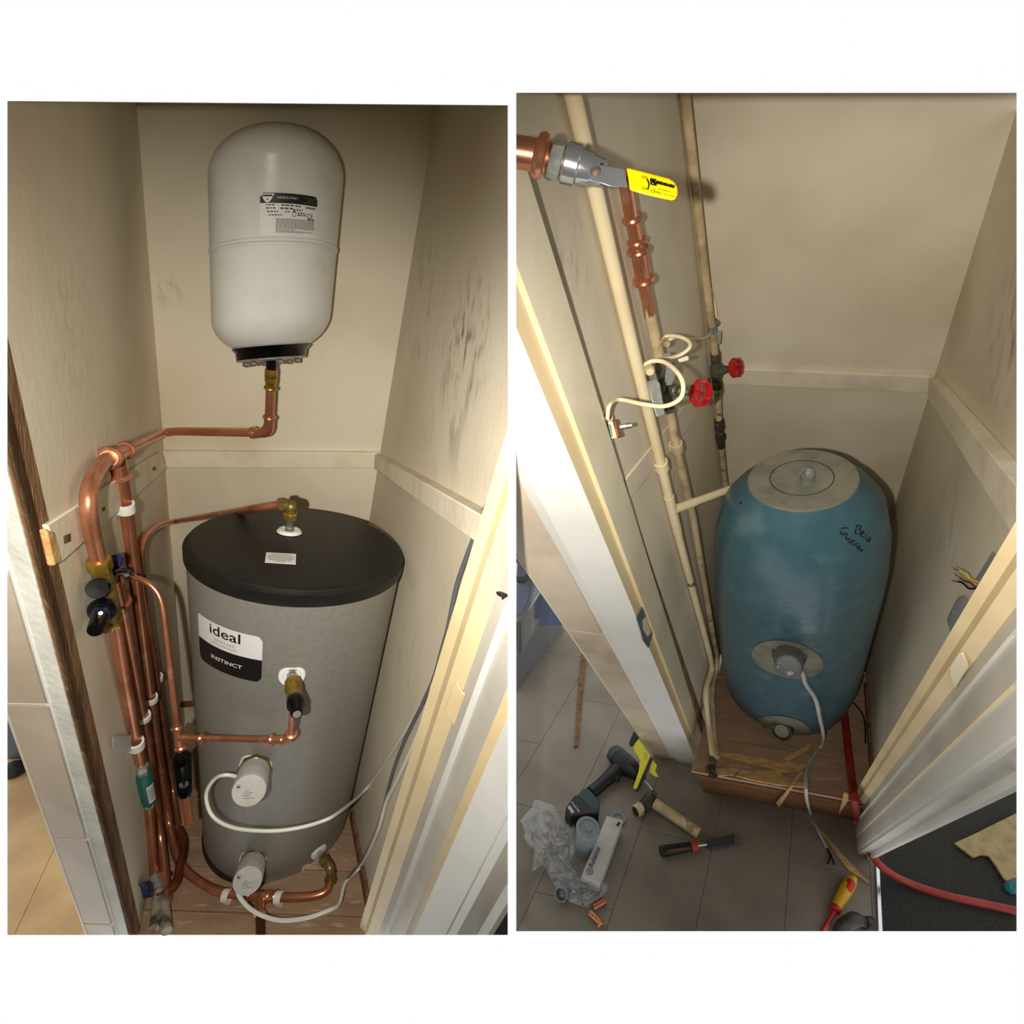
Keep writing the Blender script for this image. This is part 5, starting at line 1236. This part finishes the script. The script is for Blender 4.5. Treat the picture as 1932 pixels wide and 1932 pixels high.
bt = hblock('battery', [(1040+x/8.05, 1360+y/8.05) for x, y in ((215, 1320), (350, 1135), (400, 1125), (600, 1330), (735, 1300), (725, 1400), (470, 1420), (290, 1450))], 1*k, 36*k, 'tool_black', dr)
zt_ = 36.8*k
def htext(s, px, py, size, ang, m, par, o, bold=0, sx=1.0):
    c = h_(px, py, o); ux = (h_(px+math.cos(ang)*10, py+math.sin(ang)*10, o)-c).normalized(); uy = HN.cross(ux)
    if uy.dot(DN) > 0 and abs(math.cos(ang)) > .5: uy = -uy
    if uy.dot(h_(px+math.sin(ang), py-math.cos(ang), o)-c) < 0: uy = -uy
    return obj('lettering', put2d(MB(), text2d(s, size, bold), lambda x, y: c+ux*x*sx+uy*y), M[m], par)
htext('makita', 1086, 1522, 9*k, math.radians(52), 'cap_grey', bt, zt_)
hblock('battery_label', [(1071, 1523), (1075, 1519), (1084, 1532), (1079, 1535)], 36*k, 36.8*k, 'cap_grey', bt, 0)
# window vacuum squeegee behind the drill
va = thing('window_vacuum', 'yellow handheld window vacuum with black blade standing between drill and pier', 'vacuum', h_(1210, 1460))
zv = dep(h_(1205, 1500))-.10
def v_(px, py, d=0): return at(px, py, zv+d)
def vb(nm, P, th, m, par, d=0, bev=.003):
    return obj(nm, MB().prism([v_(1040+x/8.05, 1360+y/8.05, d) for x, y in P], ray(1205, 1440)*th), M[m], par, bev)
vb('body', ((1330, 265), (1510, 525), (1440, 700), (1300, 1040), (1240, 1030), (1330, 760), (1350, 600), (1260, 440), (1250, 390)), .03, 'vac_yellow', va)
vb('black_grip', ((1255, 155), (1335, 262), (1270, 330), (1240, 390), (1190, 385), (1185, 320)), .03, 'tool_black', va)
vb('blade', ((1515, 540), (1545, 575), (1420, 870), (1320, 1080), (1265, 1075), (1310, 1030), (1400, 820)), .03, 'tool_black', va, -.003)
vb('side_wing', ((1545, 590), (1610, 680), (1580, 760), (1640, 860), (1560, 840), (1490, 780), (1500, 690)), .02, 'vac_yellow', va, .02)
vb('button', ((1415, 500), (1450, 490), (1465, 540), (1450, 600), (1425, 590)), .004, 'yellow_stripe', va, -.003, 0)
# cut-off of old pipe with a tee
k = kh_(1260, 1540)
of = thing('pipe_offcut', 'sawn-off cream pipe with a dirty tee end lying on the hall floor', 'pipe', h_(1270, 1545))
o_ = 11*k
obj('tube', MB().tube([h_(1235, 1516, o_), h_(1318, 1572, o_)], 11*k, 16), M['cream_dirty'], of)
obj('tee', MB().tube([h_(1206, 1527, o_), h_(1214, 1522, o_), h_(1222, 1514, o_), h_(1230, 1502, o_)], [11.5*k, 12*k, 13*k, 11*k], 14), M['rusty'], of)
obj('tee_end', MB().tube([h_(1199, 1531, o_), h_(1210, 1524, o_)], [12*k, 12*k], 14), M['cream_dirty'], of)
obj('open_end', MB().tube([h_(1198, 1531.5, o_), h_(1199, 1531, o_)], 9.5*k, 14), M['dark_gap'], of)
# chisel
k = kh_(1320, 1595)
ch = thing('chisel', 'wood chisel with a black and red handle lying on the hall floor', 'chisel', h_(1320, 1600))
obj('handle', MB().tube(smooth_path([h_(1246, 1606, 11*k), h_(1256, 1605, 11*k), h_(1275, 1602, 11*k), h_(1295, 1598, 11*k), h_(1304, 1597, 11*k)], 4), [q*k for q in sm1([9, 10.5, 9.5, 8.5, 8.5], 5, 4)], 12), M['tool_black'], ch)
obj('handle_inlay', MB().tube([h_(1258, 1608, 19*k), h_(1262, 1604.5, 19.5*k), h_(1291, 1600.5, 19*k), h_(1293, 1604, 18*k)], .8*k, 6), M['chisel_red'], ch)
obj('ferrule', MB().lathe(h_(1303, 1597, 11*k), h_(1315, 1595.5, 11*k)-h_(1303, 1597, 11*k), [(0, 9.5*k), (.0, 10*k), (12*k, 10*k), (12*k, 4*k)], 16), M['chisel_red'], ch)
obj('shank', MB().tube([h_(1315, 1595, 10*k), h_(1332, 1592.5, 8*k)], 3.4*k, 8), M['steel'], ch)
c_ = [(1330, 1591), (1337, 1583), (1393, 1572), (1396, 1573), (1396, 1590), (1393, 1592), (1339, 1601)]
obj('blade', MB().prism([h_(x, y, 8*k) for x, y in c_], -HN*5*k), M['chisel_steel'], ch, .001)
obj('bevel_edge', MB().prism([h_(x, y, 8.4*k) for x, y in ((1386, 1574), (1396, 1573), (1396, 1590), (1386, 1592))], -HN*.5*k), M['steel'], ch)
# screwdriver and hammer head at the bottom edge
k = kh_(1590, 1690)
sd = thing('screwdriver', 'screwdriver with a red and yellow insulated handle at the bottom edge', 'screwdriver', h_(1585, 1710))
H_ = [(1612, 1656), (1605, 1664), (1596, 1680), (1586, 1697), (1578, 1712)]
obj('handle', MB().tube(smooth_path([h_(x, y, 11*k) for x, y in H_], 4), [q*k for q in sm1([6, 11, 11.5, 10, 8.5], 5, 4)], 14), M['screw_yellow'], sd)
obj('red_grip', MB().tube(smooth_path([h_(x, y, 13.5*k) for x, y in ((1610, 1657), (1604, 1666), (1597, 1681), (1590, 1696))], 4), [q*k for q in sm1([5, 9.6, 9, 4], 4, 4)], 14), M['screw_red'], sd)
obj('guard', MB().lathe(h_(1578, 1712, 11*k), h_(1572, 1724, 11*k)-h_(1578, 1712, 11*k), [(0, 9*k), (3*k, 10*k), (7*k, 9.5*k), (9*k, 5*k)], 14), M['screw_red'], sd)
obj('shaft', trim(MB().tube([h_(1574, 1720, 10*k), h_(1545, 1768, 6*k)], 3.6*k, 8), B), M['screw_red'], sd)
hm = trim(MB().tube(smooth_path([h_(1576, 1768, 8*k), h_(1590, 1748, 12*k), h_(1612, 1735, 14*k), h_(1628, 1738, 14*k), h_(1636, 1743, 14*k)], 4), [q*k for q in sm1([6, 12, 13, 9, 8], 5, 4)], 12), B)
hd = thing('hammer', 'dark hammer head cut off by the bottom edge of the photograph', 'hammer', h_(1610, 1750)); obj('claw', hm, M['lead'], hd)
obj('poll', trim(MB().lathe(h_(1636, 1743, 14*k), RT*1+DN*.05, [(-2*k, 10*k), (0, 12*k), (12*k, 13*k), (14*k, 11*k), (14*k, .001)], 10), B), M['lead'], hd)
# clear bag with a tub, a folded box and odd fittings
k = kh_(1100, 1620)
random.seed(21)
def bag(nm, outline, hgt, label):
    c = Vector((sum(x for x, y in outline)/len(outline), sum(y for x, y in outline)/len(outline), 0)); loops = []
    for t, hh in ((1.0, .1), (.94, .5), (.82, .8), (.7, .55), (.58, 1.0), (.46, .7), (.34, .95), (.22, .8), (.1, 1.02)):
        loops.append([h_(c.x+(x-c.x)*t+random.uniform(-4, 4), c.y+(y-c.y)*t+random.uniform(-4, 4), hgt*hh*random.uniform(.45, 1.35)+.002) for x, y in outline])
    mb = MB().loft(loops, False, False); o = obj(nm, trim(mb, B), M['clear_film']); tag(o, label, 'bag'); return o
def dens(P, n=3):
    out = []
    for i in range(len(P)):
        a, b = P[i], P[(i+1) % len(P)]
        for j in range(n): out.append((a[0]+(b[0]-a[0])*j/n, a[1]+(b[1]-a[1])*j/n))
    return out
bag('plastic_bag', dens([(984, 1548), (1010, 1512), (1040, 1518), (1062, 1550), (1085, 1556), (1092, 1600), (1080, 1640), (1094, 1655), (1072, 1668), (1040, 1660), (1022, 1632), (1000, 1645), (1012, 1612), (990, 1580)]), 30*k, 'crumpled clear plastic bag spread left of the white box')
bag('plastic_bag', dens([(1046, 1662), (1080, 1655), (1120, 1660), (1148, 1668), (1140, 1690), (1110, 1712), (1075, 1700), (1052, 1690)]), 22*k, 'smaller clear plastic wrap in front of the white box')
tb = thing('plastic_tub', 'translucent round plastic tub standing between the bag and the white box', 'tub', h_(1106, 1600))
t0_ = h_(1100, 1606, 0); tup = (h_(1100, 1606, .1)-t0_).normalized(); tt = at(1112, 1552, dep(t0_)-.12); ta = (tt-t0_).normalized(); lt_ = (tt-t0_).length
obj('tub_body', MB().lathe(t0_, ta, [(0, 18*k), (lt_*.7, 21*k), (lt_*.8, 23*k)], 28), M['pale_plastic'], tb)
obj('tub_lid', MB().lathe(t0_+ta*lt_*.78, ta, [(0, 23*k), (.006, 23.5*k), (.012, 22*k), (.013, 17*k), (.008, 16*k), (.008, 8*k), (.013, 7*k), (.013, 4.5*k), (.01, .001)], 32), M['pale_plastic'], tb)
wb = thing('cardboard_box', 'long white cardboard box with a round maker mark, lying on the clear bag', 'box', h_(1140, 1600))
zx = h_(1140, 1590, 40*k); bpl = Plane(HN, zx)
q4 = [(970+x/7.43, 1500+y/7.43) for x, y in ((1300, 290), (1525, 355), (1205, 1225), (945, 1130))]
obj('box_top', MB().prism([bpl.hit(x, y) for x, y in q4], -HN*34*k), M['card'], wb, .001)
bq2 = bil([q4[3], q4[0], q4[1], q4[2]])
bc = bpl.hit(*bq2(.34, .26), .0012); bux = (bpl.hit(*bq2(.8, .26), .0012)-bpl.hit(*bq2(.1, .26), .0012)).normalized(); buy = HN.cross(bux)
if buy.dot(bpl.hit(*bq2(.3, .1))-bpl.hit(*bq2(.3, .6))) < 0: buy = -buy
obj('lettering', put2d(MB(), text2d('Reliance', 13*k, .0004), lambda x, y: bc+bux*x+buy*y), M['blue_plastic'], wb)
ce = bpl.hit(*bq2(.11, .3), .0012); mb = MB()
for i in range(20):
    a, b = 2*PI*i/20, 2*PI*(i+1)/20
    mb.add([ce+(bux*math.cos(x)+buy*math.sin(x))*6.5*k*s for x, s in ((a, 1), (b, 1), (b, .78), (a, .78))], [(0, 1, 2, 3)])
for dx_ in (-2.2, 1.0): mb.add([ce+bux*(dx_)*k-buy*3*k, ce+bux*(dx_+1.4)*k-buy*3*k, ce+bux*(dx_+1.4)*k+buy*3*k, ce+bux*dx_*k+buy*3*k], [(0, 1, 2, 3)])
obj('emblem', mb, M['blue_plastic'], wb)
obj('black_mark', MB().prism([bpl.hit(*bq2(u, v), .0012) for u, v in ((.9, .72), (.97, .78), (.955, .92), (.885, .88))], -HN*.0004), M['print_black'], wb)
fc = thing('pipe_socket', 'short white plastic socket lying on its side left of the copper scraps', 'fitting', h_(1058, 1690))
s0_ = h_(1062, 1684, 12*k); sa_ = (at(1054, 1692, dep(s0_)-.05)-s0_)
obj('socket', MB().lathe(s0_-sa_.normalized()*.04, sa_, [(0, 11*k), (.07, 12.5*k), (.07, 10.5*k), (.02, 10*k), (.02, .001)], 22), M['pale_plastic'], fc)
rg = h_(1166, 1545, 3*k); mb = MB(); bead(mb, rg, HN, 14*k, .004, 26)
o = obj('plastic_ring', MB().lathe(rg, HN, [(-.004, 12*k), (.002, 15*k), (.006, 15*k), (.006, 11*k), (-.002, 10.5*k)], 28), M['pale_plastic']); tag(o, 'white plastic ring leaning behind the top of the white box', 'ring')
for P, lb in ((((1113, 1722), (1122, 1730), (1130, 1738), (1134, 1745)), 'pink-brown copper elbow scrap at the foot of the clear wrap, nearer the bottom edge'),
              (((1119, 1712), (1130, 1706), (1140, 1700)), 'copper elbow scrap at the foot of the clear wrap, nearer the white box')):
    pts = smooth_path([h_(x, y, 6*k) for x, y in P], 4); t = thing('copper_elbow', lb, 'fitting', h_(*P[1]), 'copper scraps by the bag')
    obj('elbow_body', MB().tube(pts, 6*k, 12), M['copper'], t); obj('rim', bead(MB(), pts[-1], pts[-1]-pts[-2], 6*k, .003), M['copper'], t)
# slim batten lying on the bathroom floor
o = obj('wood_strip', MB().prism([h_(x, y, .012) for x, y in ((1097, 1232), (1106, 1242), (1091, 1405), (1083, 1410), (1090, 1310))], -HN*.01), M['raw_timber'], None, .001); tag(o, 'narrow strip of wood lying on the dim bathroom floor left of the pier', 'strip')
# basin glimpsed past the pier
M_('bath_shell', '#77797e', .3)
zb2 = dep(h_(1000, 1430))-.0
bs = thing('bath_panel', 'grey moulded plastic panel leaning in the dim bathroom at the left edge', 'panel', h_(1000, 1320))
z6 = lambda L: [(960+x/4.83, 1000+y/4.83) for x, y in L]
def standing(nm, P, foot, lean, m, par, th=.02, bev=.006):
    pl = PANEL; return obj(nm, trim(MB().prism([pl.hit(x, y) for x, y in P], -pl.n*th), B), M[m], par, bev)
PANEL = Plane((h_(1065, 1188)-h_(964, 1318)).cross(B.up), h_(964, 1318))
standing('panel_face', z6(((0, 860), (140, 810), (270, 610), (350, 720), (510, 910), (430, 1090), (270, 1310), (180, 1400), (100, 1530), (0, 1570))), (1000, 1300), .35, 'bath_shell', bs)
mb = MB()
for x, y in z6(((360, 1048), (172, 1308))):
    pl = PANEL; p = pl.hit(x, y); obj('fixing_hole', MB().lathe(p, pl.n, [(-.002, .006), (.001, .006), (.0015, .001)], 12), M['dark_gap'], bs)
bsn = thing('wash_basin', 'bluish white wash basin with a small chrome fitting at the left edge', 'basin', h_(985, 1250))
pl = Plane(B.hall.n, h_(985, 1150, .45))
zpl = Plane(B.L.cross(B.V)*.2+B.hall.n, at(1000, 1100, dep(FB.hit(1000, 1100))+.25))
def bpoly(P, off, th, m, nm, bev=.004): return obj(nm, trim(MB().prism([zpl.hit(x, y, off) for x, y in z6(P)], -zpl.n*th), B), M[m], bsn, bev)
bpoly(((0, 300), (150, 290), (300, 540), (190, 720), (130, 810), (0, 880)), 0, .1, 'ceramic', 'bowl_rim')
bpoly(((0, 490), (120, 490), (170, 500), (190, 560), (160, 640), (100, 760), (0, 830)), .002, .004, 'ceramic_blue', 'bowl_hollow', .0015)
bpoly(((0, 335), (120, 340), (160, 380), (150, 420), (0, 418)), .02, .02, 'ceramic', 'back_ledge', .003)
p = zpl.hit(960+165/4.83, 1000+358/4.83, .02); obj('chrome_stud', MB().lathe(p, zpl.n, [(-.01, .008), (.006, .0085), (.01, .006), (.012, .001)], 14), M['chrome'], bsn)
pw = Plane(B.L.cross(B.V), at(980, 1050, dep(FB.hit(980, 1060))+.75))
M_('blue_wall', '#4a5878', .7)
struct('wall_far', trim(MB().prism([pw.hit(x, y) for x, y in ((900, 900), (1120, 900), (1120, 1180), (900, 1180))], -pw.n*.03), B), M['blue_wall'])
# splinters on the closet floor and the step
def spl(P, label, o=.006, surf=None, th=.006, fn=None):
    s_ = fn or f_; o_ = obj('wood_splinter', MB().prism([s_(x, y, o) for x, y in P], -HN*th), M['splinter'], None, .0008); tag(o_, label, 'splinter', 'wood splinters'); return o_
z7 = lambda L: [(1280+x/4.83, 1300+y/4.83) for x, y in L]
spl(z7(((340, 575), (520, 590), (1180, 690), (1100, 745), (900, 735), (560, 650), (345, 605))), 'broad splinter of fresh wood nearest the blue tank on the boards', .008)
spl(z7(((310, 725), (490, 715), (560, 735), (500, 780), (310, 790))), 'short blunt splinter at the left end of the boards', .008)
spl(z7(((560, 735), (740, 740), (1030, 830), (1170, 860), (1160, 895), (900, 870), (640, 820), (530, 790))), 'long pale splinter lying along the front edge of the boards', .009)
spl(z7(((740, 745), (900, 735), (1060, 750), (920, 765), (1040, 820), (900, 800))), 'thin forked splinter between the two long ones', .007)
spl(z7(((965, 625), (1210, 490), (1180, 560), (1000, 660))), 'slanting splinter close under the front of the blue tank', .008)
a = [B.floor.hit(x, y, .014) for x, y in z7(((1150, 700), (1130, 760), (1010, 930), (985, 915)))]
sp2 = MB().prism(a, -HN*.006); o = obj('wood_splinter', sp2, M['splinter'], None, .0008); tag(o, 'brown splinter crossing the step from the boards', 'splinter', 'wood splinters')
pr2 = [B.riser.hit(x, y, .012) for x, y in z7(((1020, 900), (1050, 880), (920, 1080), (890, 1040)))]
obj('wood_splinter', MB().prism(pr2, -B.riser.n*.006), M['splinter'], o)
pr2 = [B.riser.hit(x, y, .012) for x, y in z7(((1510, 950), (1550, 960), (1545, 1020), (1460, 1145)))]
o = obj('wood_splinter', MB().prism(pr2, -B.riser.n*.006), M['splinter']); tag(o, 'splinter leaning on the step beside the red hose', 'splinter', 'wood splinters')
o = obj('wood_splinter', MB().prism([h_(x, y, .008) for x, y in ((1530, 1546), (1536, 1552), (1642, 1668), (1636, 1664), (1600, 1640))], -HN*.006), M['splinter'], None, .0006); tag(o, 'long thin splinter on the hall floor pointing at the metal strip', 'splinter', 'wood splinters')
# underlay and cloth on the carpet
ul = [(1800, 1590), (1822, 1606), (1836, 1617), (1852, 1612), (1866, 1614), (1880, 1634), (1893, 1655), (1900, 1662), (1925, 1652), (1925, 1530), (1880, 1552), (1840, 1572)]
mb = trim(MB().prism([h_(x, y, .03) for x, y in ul], -HN*.012), B)
o = obj('folded_sheet', mb, M['underlay'], None, .003); tag(o, 'folded tan sheet lying on the dark carpet at the right edge', 'sheet')
mb = trim(MB().loft([[h_(1912+math.cos(a)*r_, 1672+math.sin(a)*r_*.8, z_) for a in [2*PI*i/10 for i in range(10)]] for r_, z_ in ((20, .012), (17, .03), (8, .042), (1, .04))], True, False), B)
o = obj('teal_cloth', mb, M['teal']); tag(o, 'scrap of teal cloth below the tan sheet at the right edge', 'cloth')

# dirt knocked out of the corner where the old pipes go down
mb = MB(); random.seed(9)
for i in range(70):
    x, y = 1338+random.gauss(6, 4), min(1450+random.gauss(0, 16), 1466)
    p = f_(x, y, .004); r_ = random.uniform(.004, .013)
    mb.lathe(p, HN, [(-r_*.5, r_*.7), (r_*.4, r_), (r_, r_*.3)], 5, smooth=False)
M_('dirt', '#3a322a', .95, col2='#6e6252', scale=40)
o = obj('rubble', mb, M['dirt']); tag(o, 'dark rubble and dust at the foot of the cream pipes by the door lining', 'rubble', None, 'stuff')
